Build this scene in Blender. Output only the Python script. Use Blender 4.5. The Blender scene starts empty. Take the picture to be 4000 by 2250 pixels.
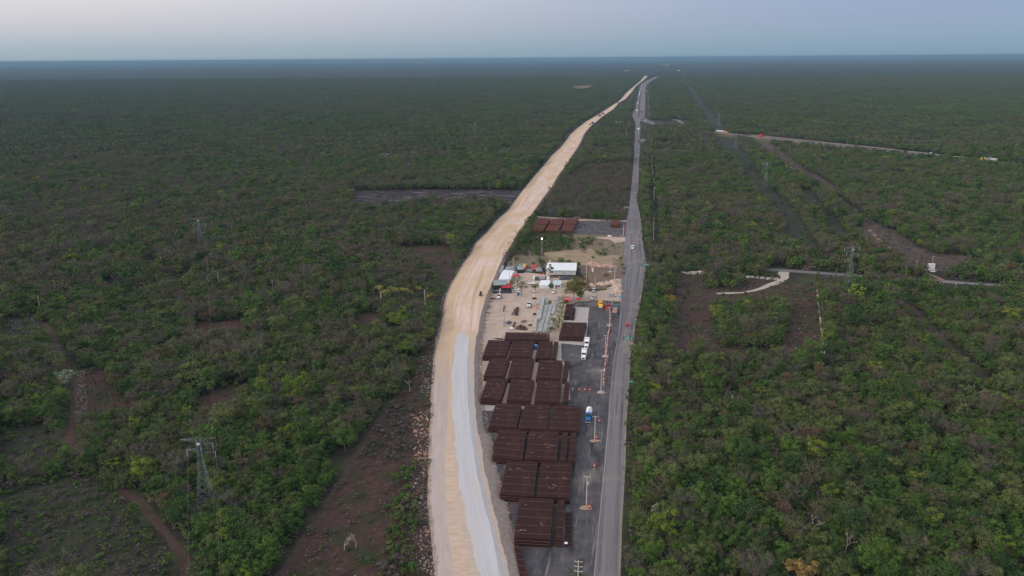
import bpy, bmesh, math, random
import numpy as np
from mathutils import Matrix, Vector
from math import radians as R, sin, cos, pi, tan, atan, sqrt

random.seed(7); rng = np.random.default_rng(7)
C = bpy.context.scene.collection
SC = bpy.context.scene

# ------------------------------------------------------------------ camera
F = 3050.0; HGT = 140.0; Y0 = 227.0
PITCH = atan((1125 - Y0) / F)
ROLL = -0.0072
CAMR = Matrix.Rotation(pi/2 - PITCH, 4, 'X') @ Matrix.Rotation(ROLL, 4, 'Z')
cd = bpy.data.cameras.new('camera'); cam = bpy.data.objects.new('camera', cd); C.objects.link(cam)
cam.matrix_world = Matrix.Translation((0, 0, HGT)) @ CAMR
cd.sensor_width = 36; cd.lens = 36*F/4000; cd.clip_start = 1; cd.clip_end = 90000
SC.camera = cam
SC.render.resolution_x = 1024; SC.render.resolution_y = 576

# ------------------------------------------------------------------ sky, sun, exposure
SUN_EL, SUN_AZ = R(24.0), R(-118)          # azimuth measured from the view direction (+Y) towards the right
w = bpy.data.worlds.new('World'); SC.world = w; w.use_nodes = True
nt = w.node_tree; nt.nodes.clear()
def wn(t, **k):
    n = nt.nodes.new(t)
    for a, b in k.items(): setattr(n, a, b)
    return n
out = wn('ShaderNodeOutputWorld')
sky = wn('ShaderNodeTexSky', sky_type='NISHITA', sun_disc=False, sun_elevation=SUN_EL, sun_rotation=SUN_AZ,
         air_density=1.0, dust_density=2.0, ozone_density=1.5)
bg1 = wn('ShaderNodeBackground'); bg1.inputs[1].default_value = 0.05
hs = wn('ShaderNodeHueSaturation'); hs.inputs['Saturation'].default_value = 0.75
nt.links.new(sky.outputs[0], hs.inputs['Color']); nt.links.new(hs.outputs[0], bg1.inputs[0])
# twilight wash: blue-grey band above the horizon, rose and pale above it, warmer towards the left
tc = wn('ShaderNodeTexCoord'); sx = wn('ShaderNodeSeparateXYZ'); nt.links.new(tc.outputs['Generated'], sx.inputs[0])
def ramp(stops):
    r = wn('ShaderNodeValToRGB'); e = r.color_ramp.elements
    while len(e) > 1: e.remove(e[-1])
    e[0].position = stops[0][0]; e[0].color = (*stops[0][1], 1)
    for p, c in stops[1:]:
        q = e.new(p); q.color = (*c, 1)
    return r
RL = ramp([(0.0, (.27,.36,.43)), (0.015, (.30,.38,.45)), (0.04, (.45,.44,.50)), (0.08, (.60,.555,.57)), (0.2, (.76,.66,.61)), (0.45, (.80,.74,.70)), (1.0, (.75,.74,.76))])
RR = ramp([(0.0, (.15,.26,.37)), (0.02, (.13,.235,.37)), (0.045, (.095,.17,.345)), (0.08, (.06,.13,.32)), (0.2, (.12,.19,.35)), (0.45, (.55,.58,.66)), (1.0, (.80,.78,.80))])
for r in (RL, RR): nt.links.new(sx.outputs['Z'], r.inputs[0])
mr = wn('ShaderNodeMapRange', interpolation_type='SMOOTHSTEP'); mr.inputs['From Min'].default_value = -.65; mr.inputs['From Max'].default_value = .6
nt.links.new(sx.outputs['X'], mr.inputs['Value'])
mx = wn('ShaderNodeMix', data_type='RGBA'); nt.links.new(mr.outputs[0], mx.inputs[0]); nt.links.new(RL.outputs[0], mx.inputs[6]); nt.links.new(RR.outputs[0], mx.inputs[7])
bg2 = wn('ShaderNodeBackground'); bg2.inputs[1].default_value = 1.0
nt.links.new(mx.outputs[2], bg2.inputs[0])
ad = wn('ShaderNodeAddShader'); nt.links.new(bg1.outputs[0], ad.inputs[0]); nt.links.new(bg2.outputs[0], ad.inputs[1])
nt.links.new(ad.outputs[0], out.inputs[0])

sl = bpy.data.lights.new('sun', 'SUN'); sl.energy = 1.3; sl.angle = R(28); sl.color = (1.0, .82, .70)
so = bpy.data.objects.new('sun', sl); C.objects.link(so)
sd = Vector((sin(SUN_AZ)*cos(SUN_EL), cos(SUN_AZ)*cos(SUN_EL), sin(SUN_EL)))
so.rotation_euler = sd.to_track_quat('Z', 'Y').to_euler()
SC.view_settings.view_transform = 'Standard'; SC.view_settings.look = 'None'
SC.view_settings.exposure = 0.1; SC.view_settings.gamma = 1.0; SC.view_settings.use_curve_mapping = False
SC.render.engine = 'CYCLES'; SC.cycles.max_bounces = 4; SC.cycles.volume_bounces = 0; SC.cycles.diffuse_bounces = 3

# ------------------------------------------------------------------ pixel <-> world
M3 = np.array(CAMR.to_3x3())
def G(px, py, z=0.0):
    d = M3 @ np.array([(px-2000)/F, (1125-py)/F, -1.0])
    t = (z-HGT)/d[2]
    return Vector((d[0]*t, d[1]*t, z))
def PX(x, y, z=0.0):
    x = np.asarray(x, float); y = np.asarray(y, float)
    v = np.stack([x, y, np.zeros_like(x)+z-HGT], -1) @ M3
    dz = -v[..., 2]
    return 2000+F*v[..., 0]/dz, 1125-F*v[..., 1]/dz
def HT(bx, by, ty):          # height of something whose foot is at row by and whose top is at row ty
    b = G(bx, by)
    lo, hi = 0.0, 80.0
    for _ in range(40):
        m = (lo+hi)/2
        if PX(b.x, b.y, m)[1] > ty: lo = m
        else: hi = m
    return lo
def scale_at(px, py):
    a = G(px, py); return abs(PX(a.x+1, a.y)[0]-PX(a.x, a.y)[0])

# ------------------------------------------------------------------ materials
_d = G(2420, 1256)-G(2336, 2049); ALONG = math.atan2(-_d.x, _d.y)      # direction of the highway
MATS = {}
def vec(t, co, coord):
    if coord != 'TRACK': return co.outputs[coord]
    a = t.nodes.new('ShaderNodeAttribute'); a.attribute_name = 'track'; return a.outputs['Vector']     # metres across and along a road
def orient(mp, stretch, coord):
    if not stretch: return
    mp.vector_type = 'TEXTURE'; mp.inputs['Scale'].default_value = tuple(1/k for k in stretch)
    if coord != 'TRACK': mp.inputs['Rotation'].default_value = (0, 0, ALONG)
def add_track(o, n, v0=0.0):
    """store metres across and along for a lofted mesh of n vertices per row"""
    V = [v.co.copy() for v in o.data.vertices]; a = o.data.attributes.new('track', 'FLOAT_VECTOR', 'POINT'); al = v0; pr = None
    for r in range(len(V)//n):
        row = V[r*n:(r+1)*n]; c = row[n//2] if n > 2 else (row[0]+row[1])/2
        if pr is not None: al += (c-pr).length
        pr = c
        for j, p in enumerate(row):
            d = (p-c).length*(1 if j >= n/2 else -1); a.data[r*n+j].vector = (d, al, 0)
def mat(name, col, rough=0.8, var=0.25, scale=1.0, col2=None, metal=0.0, detail=4, stretch=None, bump=0, bscale=None, emit=0, coord='Object', alpha=1, extra=None):
    if name in MATS: return MATS[name]
    m = bpy.data.materials.new(name); m.use_nodes = True; t = m.node_tree; b = t.nodes['Principled BSDF']
    b.inputs['Roughness'].default_value = rough; b.inputs['Metallic'].default_value = metal
    b.inputs['Specular IOR Level'].default_value = 0.25
    c2 = col2 or tuple(min(1, c*(1+var)) for c in col); c1 = col if col2 else tuple(c*(1-var) for c in col)
    co = t.nodes.new('ShaderNodeTexCoord'); mp = t.nodes.new('ShaderNodeMapping')
    csock = vec(t, co, coord); t.links.new(csock, mp.inputs[0]); orient(mp, stretch, coord)
    n = t.nodes.new('ShaderNodeTexNoise'); n.inputs['Scale'].default_value = scale; n.inputs['Detail'].default_value = detail
    n.inputs['Roughness'].default_value = .65
    t.links.new(mp.outputs[0], n.inputs['Vector'])
    r = t.nodes.new('ShaderNodeMapRange'); r.inputs['From Min'].default_value = .3; r.inputs['From Max'].default_value = .7
    t.links.new(n.outputs[0], r.inputs[0])
    x = t.nodes.new('ShaderNodeMix'); x.data_type = 'RGBA'
    x.inputs[6].default_value = (*c1, 1); x.inputs[7].default_value = (*c2, 1)
    t.links.new(r.outputs[0], x.inputs[0]); t.links.new(x.outputs[2], b.inputs['Base Color'])
    if bump:
        bn = t.nodes.new('ShaderNodeTexNoise'); bn.inputs['Scale'].default_value = bscale or scale*4; bn.inputs['Detail'].default_value = 3
        t.links.new(co.outputs['Object'], bn.inputs['Vector'])
        bp = t.nodes.new('ShaderNodeBump'); bp.inputs['Distance'].default_value = bump; bp.inputs['Strength'].default_value = 1
        t.links.new(bn.outputs[0], bp.inputs['Height']); t.links.new(bp.outputs[0], b.inputs['Normal'])
    if emit:
        b.inputs['Emission Color'].default_value = (*col, 1); b.inputs['Emission Strength'].default_value = emit
    MATS[name] = m; m['coord'] = coord
    return m
def layer(m, col, scale, lo, hi, stretch=None, detail=4, coord=None, kind='NOISE'):
    """lay a second pattern of real colour over a material"""
    t = m.node_tree; b = t.nodes['Principled BSDF']; src = b.inputs['Base Color'].links[0].from_socket
    coord = coord or m.get('coord', 'Object'); co = t.nodes.new('ShaderNodeTexCoord'); mp = t.nodes.new('ShaderNodeMapping'); t.links.new(vec(t, co, coord), mp.inputs[0]); orient(mp, stretch, coord)
    mp.inputs['Location'].default_value = (31.0, 7.7, 1.3)
    n = t.nodes.new('ShaderNodeTexNoise'); n.inputs['Scale'].default_value = scale; n.inputs['Detail'].default_value = detail
    t.links.new(mp.outputs[0], n.inputs['Vector'])
    r = t.nodes.new('ShaderNodeMapRange'); r.inputs['From Min'].default_value = lo; r.inputs['From Max'].default_value = hi
    t.links.new(n.outputs[0], r.inputs[0])
    x = t.nodes.new('ShaderNodeMix'); x.data_type = 'RGBA'; x.inputs[7].default_value = (*col, 1)
    t.links.new(r.outputs[0], x.inputs[0]); t.links.new(src, x.inputs[6]); t.links.new(x.outputs[2], b.inputs['Base Color'])
    return m
def leafmat(name, c1, c2, spread=.3):
    m = bpy.data.materials.new(name); m.use_nodes = True; t = m.node_tree; b = t.nodes['Principled BSDF']
    b.inputs['Roughness'].default_value = .75; b.inputs['Specular IOR Level'].default_value = .15
    oi = t.nodes.new('ShaderNodeObjectInfo')
    x = t.nodes.new('ShaderNodeMix'); x.data_type = 'RGBA'; x.inputs[6].default_value = (*c1, 1); x.inputs[7].default_value = (*c2, 1)
    t.links.new(oi.outputs['Random'], x.inputs[0])
    co = t.nodes.new('ShaderNodeTexCoord'); n = t.nodes.new('ShaderNodeTexNoise'); n.inputs['Scale'].default_value = .55; n.inputs['Detail'].default_value = 3
    t.links.new(co.outputs['Object'], n.inputs['Vector'])
    r = t.nodes.new('ShaderNodeMapRange'); r.inputs['From Min'].default_value = .3; r.inputs['From Max'].default_value = .7
    r.inputs['To Min'].default_value = 1-spread; r.inputs['To Max'].default_value = 1+spread
    t.links.new(n.outputs[0], r.inputs[0])
    n2 = t.nodes.new('ShaderNodeTexNoise'); n2.inputs['Scale'].default_value = 1.7; n2.inputs['Detail'].default_value = 4; t.links.new(co.outputs['Object'], n2.inputs['Vector'])
    r2 = t.nodes.new('ShaderNodeMapRange'); r2.inputs['From Min'].default_value = .45; r2.inputs['From Max'].default_value = .75; r2.inputs['To Max'].default_value = .42; t.links.new(n2.outputs[0], r2.inputs[0])
    x2 = t.nodes.new('ShaderNodeMix'); x2.data_type = 'RGBA'; x2.inputs[7].default_value = (.125, .115, .085, 1); t.links.new(r2.outputs[0], x2.inputs[0]); t.links.new(x.outputs[2], x2.inputs[6])
    v = t.nodes.new('ShaderNodeHueSaturation'); t.links.new(x2.outputs[2], v.inputs['Color']); t.links.new(r.outputs[0], v.inputs['Value'])
    t.links.new(v.outputs[0], b.inputs['Base Color'])
    return m

# ------------------------------------------------------------------ mesh builder
class MB:
    def __init__(s): s.v = []; s.f = []; s.m = []
    def add(s, vs, fs, mi=0):
        o = len(s.v); s.v += [tuple(p) for p in vs]; s.f += [tuple(i+o for i in f) for f in fs]; s.m += [mi]*len(fs); return s
    def box(s, c, d, rz=0, mi=0):
        x, y, z = (k/2 for k in d); ca, sa = cos(rz), sin(rz); vs = []
        for k in (-z, z):
            for i, j in ((-x, -y), (x, -y), (x, y), (-x, y)):
                vs.append((c[0]+i*ca-j*sa, c[1]+i*sa+j*ca, c[2]+k))
        return s.add(vs, [(3,2,1,0),(4,5,6,7),(0,1,5,4),(1,2,6,5),(2,3,7,6),(3,0,4,7)], mi)
    def prism(s, poly, z0, z1, mi=0):      # poly: list of (x,y); z1 may be a list
        n = len(poly); z0s = z0 if isinstance(z0, (list, tuple)) else [z0]*n; zs = z1 if isinstance(z1, (list, tuple)) else [z1]*n
        vs = [(p[0], p[1], z0s[i]) for i, p in enumerate(poly)]+[(p[0], p[1], zs[i]) for i, p in enumerate(poly)]
        return s.add(vs, [tuple(range(n-1, -1, -1)), tuple(range(n, 2*n))]+[(i, (i+1) % n, (i+1) % n+n, i+n) for i in range(n)], mi)
    def prof(s, pts, x0, x1, mi=0):        # side profile (y,z) swept across x
        n = len(pts); vs = [(x0, y, z) for y, z in pts]+[(x1, y, z) for y, z in pts]
        return s.add(vs, [tuple(range(n)), tuple(range(2*n-1, n-1, -1))]+[(i+n, (i+1) % n+n, (i+1) % n, i) for i in range(n)], mi)
    def tube(s, p0, p1, r0, r1=None, n=6, mi=0):
        r1 = r0 if r1 is None else r1; p0 = Vector(p0); p1 = Vector(p1); d = (p1-p0)
        if d.length < 1e-6: return s
        q = d.to_track_quat('Z', 'Y'); vs = []
        for p, r in ((p0, r0), (p1, r1)):
            for i in range(n):
                a = 2*pi*i/n; vs.append(p+q @ Vector((r*cos(a), r*sin(a), 0)))
        return s.add(vs, [(i, (i+1) % n, (i+1) % n+n, i+n) for i in range(n)]+[tuple(range(n-1, -1, -1)), tuple(range(n, 2*n))], mi)
    def blob(s, c, r, seg=8, rings=5, jit=.12, sq=(1, 1, 1), mi=0, rnd=random):
        vs = []; 
        for i in range(rings+1):
            th = pi*i/rings
            for j in range(seg):
                a = 2*pi*j/seg; k = r*(1+rnd.uniform(-jit, jit))
                vs.append((c[0]+k*sin(th)*cos(a)*sq[0], c[1]+k*sin(th)*sin(a)*sq[1], c[2]+k*cos(th)*sq[2]))
        fs = [(i*seg+j, (i+1)*seg+j, (i+1)*seg+(j+1) % seg, i*seg+(j+1) % seg) for i in range(rings) for j in range(seg)]
        return s.add(vs, fs, mi)
    def mesh(s, name, mats):
        me = bpy.data.meshes.new(name); me.from_pydata(s.v, [], s.f); me.validate()
        for m in (mats if isinstance(mats, (list, tuple)) else [mats]): me.materials.append(m)
        if len(me.polygons) == len(s.m): me.polygons.foreach_set('material_index', s.m)
        me.update(); return me
    def build(s, name, mats, parent=None):
        o = bpy.data.objects.new(name, s.mesh(name, mats)); C.objects.link(o)
        if parent: o.parent = parent
        return o
def tag(o, label=None, cat=None, group=None, kind=None):
    if label: o['label'] = label
    if cat: o['category'] = cat
    if group: o['group'] = group
    if kind: o['kind'] = kind
    return o
def thing(name, label, cat, loc=(0, 0, 0), rz=0, group=None):
    o = bpy.data.objects.new(name, None); C.objects.link(o); o.empty_display_size = .5
    o.location = loc; o.rotation_euler = (0, 0, rz); return tag(o, label, cat, group)
KIDS = {}
def dup(root, loc, rz, label, group=None, s=1):
    r = root.copy(); C.objects.link(r); r.location = loc; r.rotation_euler = (0, 0, rz); r.scale = (s, s, s); r['label'] = label
    if group: r['group'] = group
    for ch in root.children:
        c = ch.copy(); C.objects.link(c); c.parent = r
        for g in ch.children:
            d = g.copy(); C.objects.link(d); d.parent = c
    return r

# ------------------------------------------------------------------ outlines
def interp(tab, y):
    t = sorted(tab, key=lambda p: p[1]); return float(np.interp(y, [p[1] for p in t], [p[0] for p in t]))
LE = [(1728,2400),(1714,2250),(1697,2078),(1683,1940),(1685,1837),(1687,1733),(1692,1630),(1694,1526),(1700,1422),(1711,1333),(1720,1300),(1737,1238),(1741,1197),(1749,1155),(1766,1114),(1791,1073),(1814,1031),(1845,990),(1863,948),(1907,907),(1940,866),(1986,824),(2019,781),(2055,731),(2088,690),(2125,648),(2159,607),(2190,579),(2212,552),(2231,524),(2262,497),(2292,474.5),(2325,455),(2369,427.6),(2411,400),(2425,390),(2439,370),(2477,337),(2502,316.6),(2519,294.5)]
RE = [(2062,2400),(1992,2250),(1932,2004),(1896,1847),(1878,1735),(1860,1640),(1856,1595),(1851,1457),(1858,1319),(1867,1300),(1876,1238),(1900,1155),(1954,1028),(1969,1001),(2004,946),(2038,890),(2077,835),(2096,808),(2116,780),(2129,772),(2154,731),(2176,690),(2209,648),(2234,607),(2262,565.6),(2275,538),(2286,510),(2314,488),(2353,455),(2394,427.6),(2419,400),(2441,388),(2465,362),(2483,337),(2505,319),(2520,308),(2532.5,294.5)]
M1 = [(1806,2400),(1776,2250),(1752,2078),(1742,1940),(1738,1837),(1742,1733),(1749,1630),(1750,1526),(1752,1422),(1763,1319),(1772,1285)]
M2 = [(1882,2400),(1845,2250),(1804,2078),(1790,1940),(1776,1837),(1768,1733),(1763,1630),(1759,1526),(1760,1422),(1770,1319),(1777,1285)]
G1 = [(1912,2400),(1873,2250),(1832,2078),(1811,1975),(1794,1871),(1783,1768),(1773,1664),(1766,1560),(1767,1457),(1776,1353),(1789,1291)]
G2 = [(2002,2400),(1954,2250),(1923,2093),(1892,1981),(1869,1869),(1851,1779),(1833,1645),(1828,1560),(1825,1457),(1828,1353),(1832,1291)]
G3 = [(2035,2400),(1978,2250),(1923,2049),(1887,1892),(1869,1802),(1845,1600),(1838,1500),(1834,1400),(1836,1291)]
HL = [(2305,2400),(2318,2250),(2336,2049),(2358,1824),(2374,1650),(2383,1526),(2399,1388),(2414,1310),(2420,1256),(2423,1209),(2426,1150),(2427,1084),(2434,1028),(2437,1001),(2439,973),(2444,918),(2448,863),(2456,808),(2461,780),(2466,731),(2474,648),(2478,593),(2477,566),(2481,538),(2482,497),(2482,477),(2475,463),(2470,452),(2475,436),(2482,400),(2483,420),(2492,372),(2501,334.5),(2508,327)]
HR = [(2410,2400),(2414,2250),(2421,2049),(2435,1824),(2440,1650),(2450,1526),(2458,1388),(2482,1250),(2498,1180),(2512,1084),(2516,1050),(2520,1028),(2516,1001),(2510,973),(2505,918),(2501,863),(2491,808),(2486,780),(2491,731),(2493,648),(2496,593),(2499,566),(2499,538),(2502,497),(2499,477),(2508,463),(2518,452),(2520,436),(2518,400),(2520,420),(2521,372),(2522,340),(2530,327)]
def ribbon(name, lefts, rights, ys, zs, mats, mis):
    """loft between outlines; lefts = list of outline tables from left to right"""
    mb = MB(); rows = []
    for y in ys:
        rows.append([tuple(G(interp(t, y) if not callable(t) else t(y), y, z)) for t, z in zip(lefts, zs)])
    n = len(lefts); v = [p for r in rows for p in r]
    fs = []; ms = []
    for i in range(len(ys)-1):
        for j in range(n-1):
            a = i*n+j; fs.append((a, a+1, a+n+1, a+n)); ms.append(mis[j])
    mb.v = v; mb.f = fs; mb.m = ms
    return mb
def poly_clean(pts): return [G(*p) for p in pts]
def strip(mb, pts, w0, z, w1=None, mi=0, jit=0.0):
    """world-width strip along pixel points"""
    P = [G(x, y) for x, y in pts]; Q = []
    for i in range(len(P)-1):
        n = max(1, int((P[i+1]-P[i]).length/6))
        for k in range(n): Q.append(P[i].lerp(P[i+1], k/n))
    Q.append(P[-1]); w1 = w1 or w0; vs = []
    for i, p in enumerate(Q):
        d = (Q[min(i+1, len(Q)-1)]-Q[max(i-1, 0)]); d.normalize(); nn = Vector((-d.y, d.x, 0))
        ww = (w0+(w1-w0)*i/max(1, len(Q)-1))/2
        vs += [p+nn*(ww+random.uniform(-jit, jit))+Vector((0, 0, z)), p-nn*(ww+random.uniform(-jit, jit))+Vector((0, 0, z))]
    return mb.add(vs, [(2*i, 2*i+1, 2*i+3, 2*i+2) for i in range(len(Q)-1)], mi)
def sheet(name, pts, z, m, jit=1.0, step=5.0, label=None, kind='structure'):
    P = [G(*p) for p in pts]; Q = []
    for i in range(len(P)):
        a, b = P[i], P[(i+1) % len(P)]; n = max(1, int((b-a).length/step)); n = min(n, 60)
        for k in range(n):
            p = a.lerp(b, k/n); Q.append((p.x+(random.uniform(-jit, jit) if k else 0), p.y+(random.uniform(-jit, jit) if k else 0), z))
    mb = MB(); mb.add(Q, [tuple(range(len(Q)))]); o = mb.build(name, m); o['kind'] = kind
    # make sure it faces up
    if o.data.polygons[0].normal.z < 0: o.data.flip_normals()
    return o

# ------------------------------------------------------------------ ground surfaces
m_ground = mat('forest floor', (.016,.015,.012), 1, scale=.35, col2=(.042,.038,.030))
layer(m_ground, (.045,.055,.022), .06, .45, .65)
m_red = mat('red soil', (.035,.020,.018), 1, scale=.5, col2=(.085,.047,.04)); layer(m_red, (.032,.036,.018), .09, .45, .65); layer(m_red, (.13,.11,.10), 1.3, .68, .76)
m_pink = mat('mauve brown soil', (.050,.037,.034), 1, scale=.2, col2=(.115,.084,.076)); layer(m_pink, (.05,.05,.028), .08, .5, .65)
m_burn = mat('burnt ground', (.016,.014,.02), 1, scale=.1, col2=(.05,.036,.038)); layer(m_burn, (.20,.19,.21), .45, .56, .68, (.12, .8, 1))
m_scrub = mat('scrub ground', (.018,.017,.014), 1, scale=.5, col2=(.045,.039,.033)); layer(m_scrub, (.03,.038,.018), .15, .4, .65); layer(m_scrub, (.13,.125,.12), 1.0, .66, .76)
m_dark = mat('dark cleared ground', (.02,.018,.018), 1, scale=.4, col2=(.05,.044,.04)); layer(m_dark, (.03,.045,.02), .1, .45, .6)
m_tan = mat('limestone dust', (.40,.31,.255), 1, scale=.12, col2=(.50,.40,.34)); layer(m_tan, (.36,.25,.18), .2, .50, .75); layer(m_tan, (.33,.275,.25), .5, .55, .85, (1, .15, 1))
m_fill = mat('cream fill', (.49,.35,.23), 1, scale=.16, col2=(.60,.46,.335), coord='TRACK', stretch=(1, .1, 1)); layer(m_fill, (.62,.49,.43), .022, .40, .60); layer(m_fill, (.47,.33,.20), .35, .50, .72, (1, .03, 1)); layer(m_fill, (.38,.26,.17), 1.3, .58, .74, (1, .02, 1))
m_haul = mat('haul road', (.38,.32,.30), 1, scale=.6, col2=(.46,.39,.37), coord='TRACK', stretch=(1, .12, 1))
m_slope = mat('sandy slope', (.40,.32,.26), 1, scale=.7, col2=(.49,.40,.335), coord='TRACK', bump=.2); layer(m_slope, (.36,.27,.20), .6, .5, .9)
m_grey = mat('crushed stone', (.44,.44,.46), 1, scale=.9, col2=(.53,.53,.56), coord='TRACK', stretch=(1, .03, 1)); layer(m_grey, (.37,.37,.40), 1.3, .5, .8, (1, .02, 1)); layer(m_grey, (.48,.44,.41), .12, .5, .8, (1, .2, 1)); layer(m_grey, (.58,.58,.60), 1.0, .60, .70, (1, .01, 1))
m_grey2 = mat('blue grey stone', (.33,.335,.36), 1, scale=.9, col2=(.40,.40,.43), coord='TRACK', stretch=(1, .05, 1))
def yblend(m, col, ya, yb):
    """the surface changes to another fill further along the line"""
    t = m.node_tree; b = t.nodes['Principled BSDF']; src = b.inputs['Base Color'].links[0].from_socket
    co = t.nodes.new('ShaderNodeTexCoord'); sp = t.nodes.new('ShaderNodeSeparateXYZ'); t.links.new(co.outputs['Object'], sp.inputs[0])
    n = t.nodes.new('ShaderNodeTexNoise'); n.inputs['Scale'].default_value = .25; n.inputs['Detail'].default_value = 3; mp = t.nodes.new('ShaderNodeMapping'); mp.inputs['Scale'].default_value = (1, .25, 1)
    t.links.new(co.outputs['Object'], mp.inputs[0]); t.links.new(mp.outputs[0], n.inputs['Vector'])
    a = t.nodes.new('ShaderNodeMath'); a.operation = 'MULTIPLY_ADD'; a.inputs[1].default_value = (yb-ya)*1.6; t.links.new(n.outputs[0], a.inputs[0]); t.links.new(sp.outputs['Y'], a.inputs[2])
    r = t.nodes.new('ShaderNodeMapRange'); r.interpolation_type = 'SMOOTHSTEP'; r.inputs['From Min'].default_value = ya+(yb-ya)*.8; r.inputs['From Max'].default_value = yb+(yb-ya)*.8; t.links.new(a.outputs[0], r.inputs[0])
    x = t.nodes.new('ShaderNodeMix'); x.data_type = 'RGBA'; x.inputs[7].default_value = (*col, 1)
    t.links.new(r.outputs[0], x.inputs[0]); t.links.new(src, x.inputs[6]); t.links.new(x.outputs[2], b.inputs['Base Color'])
FC = (.53, .40, .28)
yblend(m_haul, (.50,.38,.27), G(1700,1560).y, G(1700,1300).y); yblend(m_slope, FC, G(1700,1500).y, G(1700,1320).y); yblend(m_grey, FC, G(1800,1345).y, G(1800,1300).y); yblend(m_grey2, FC, G(1800,1420).y, G(1800,1300).y)
m_edge = mat('dusty shoulder', (.40,.33,.28), 1, scale=.6, col2=(.48,.40,.345), coord='TRACK'); yblend(m_edge, FC, G(1800,1420).y, G(1800,1300).y)
m_ltan = mat('worn tan lane', (.42,.31,.215), 1, scale=.2, col2=(.52,.395,.285), coord='TRACK', stretch=(1, .1, 1))
m_toe = mat('rubble slope', (.28,.22,.19), 1, scale=.8, col2=(.46,.38,.34), bump=.5)
m_asph = mat('highway asphalt', (.15,.14,.155), .95, scale=.8, col2=(.20,.19,.205), coord='TRACK', stretch=(1, .02, 1)); layer(m_asph, (.11,.105,.12), .55, .5, .66, (1, .01, 1)); layer(m_asph, (.26,.245,.25), 1.6, .6, .8, (1, .3, 1)); layer(m_asph, (.085,.082,.092), .9, .58, .64, (1, .012, 1)); layer(m_asph, (.24,.215,.20), .07, .55, .75)
m_yard = mat('dark compacted gravel', (.050,.050,.058), 1, scale=.15, col2=(.105,.10,.108)); layer(m_yard, (.16,.15,.155), .5, .56, .8, (1, .4, 1)); layer(m_yard, (.03,.03,.036), .25, .55, .72, (1, .25, 1)); layer(m_yard, (.17,.155,.15), 1.2, .60, .70, (1, .05, 1)); layer(m_yard, (.20,.175,.16), .05, .58, .75)
m_pad = mat('concrete pad', (.34,.31,.30), .95, scale=.5, col2=(.43,.39,.38))
m_line = mat('road paint', (.36,.36,.36), .7, var=.3, scale=2)
m_cream = mat('light path', (.33,.29,.26), 1, scale=.4, col2=(.46,.41,.37))
m_track = mat('red track', (.042,.027,.023), 1, scale=.6, col2=(.08,.052,.044)); layer(m_track, (.07,.06,.035), .8, .6, .75)

# ground: one disc to the horizon
mb = MB(); RB = 62000
ring = [0, 150, 300, 600, 1200, 2500, 5000, 9000, 18000, 36000, RB]; N = 72
mb.v.append((0, 0, 0))
for r in ring[1:]:
    for i in range(N): mb.v.append((r*cos(2*pi*i/N), r*sin(2*pi*i/N), 0))
for i in range(N): mb.f.append((0, 1+i, 1+(i+1) % N))
for k in range(len(ring)-2):
    for i in range(N):
        a = 1+k*N+i; b = 1+k*N+(i+1) % N; mb.f.append((a, a+N, b+N, b))
mb.m = [0]*len(mb.f)
tag(mb.build('ground', m_ground), kind='structure')

# railway embankment (cross-section lofted along the line)
ys = [2400-12*i for i in range(92)]+[1300, 1291]
toeL = lambda y: interp(LE, y)-1.2*(y-Y0)/140
def wob(tab, a, k, f=23.0):
    return lambda y: interp(tab, y)+a*(sin(y/f+k)+.6*sin(y/(f*.37)+2*k)+.5*sin(y/(f*.19)+k))*(y-Y0)/1500
def toeR(y): return interp(RE, y)+(2.6+1.6*(y > 1700))*(y-Y0)/140
e1 = ribbon('railway_embankment', [wob(LE, 4, 9) if False else toeL, wob(LE, 3, 1), wob(M1, 1.5, 2), wob(M2, 1.5, 3), wob(G1, 3, 4), wob(G2, 1.5, 5, 60), wob(G3, 1.2, 6), wob(RE, 1.8, 7), toeR], None, ys, [0, .8, 1.0, 2.7, 2.9, 2.9, 2.86, 2.75, 0], None, [6, 1, 2, 8, 3, 4, 8, 6])
ys2 = [1291, 1270, 1238, 1200, 1155, 1114, 1073, 1031, 990, 948, 907, 866, 824, 781, 731, 690, 648, 607, 579, 552, 524, 497, 474, 455, 427, 400, 388, 362, 337, 317, 308, 296]
K1 = lambda y: interp(LE, y)+(.22+.13*max(0, (y-1200)/91))*(interp(RE, y)-interp(LE, y))
nr = 9
for i in range(len(ys)):
    f = max(0.0, min(1.0, (1400-ys[i])/109.0))
    if f > 0:
        for j, z1 in ((1, 1.2), (2, 2.6), (3, 2.75)):
            x_ = e1.v[i*nr+j]; zz = x_[2]+(z1-x_[2])*f; e1.v[i*nr+j] = (x_[0]*(HGT-zz)/(HGT-x_[2]), x_[1]*(HGT-zz)/(HGT-x_[2]), zz)
e2 = ribbon('x', [toeL, LE, K1, RE, toeR], None, ys2, [0, 1.2, 2.6, 2.7, 0], None, [6, 7, 0, 6])
o1 = len(e1.v); V1 = [Vector(p) for p in e1.v]; V2 = [Vector(p) for p in e2.v]
TRK = []; al = 0.0
for V_, n_, c_ in ((V1, 9, 4), (V2, 5, 2)):
    pr_ = None
    for r_ in range(len(V_)//n_):
        row_ = V_[r_*n_:(r_+1)*n_]; cc = (row_[0]+row_[-1])/2
        if pr_ is not None: al += (cc-pr_).length
        pr_ = cc
        TRK += [((p_-cc).length*(1 if j_ > c_ else -1), al, 0) for j_, p_ in enumerate(row_)]
e1.v += e2.v; e1.f += [tuple(i+o1 for i in f) for f in e2.f]; e1.m += e2.m
emb = e1.build('railway_embankment', [m_fill, m_haul, m_slope, m_grey, m_grey2, m_fill, m_toe, m_ltan, m_edge]); tag(emb, kind='structure')
at_ = emb.data.attributes.new('track', 'FLOAT_VECTOR', 'POINT'); at_.data.foreach_set('vector', [c_ for t_ in TRK for c_ in t_])
# vertices line the slope in the middle of the haul road side with small stones later

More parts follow.
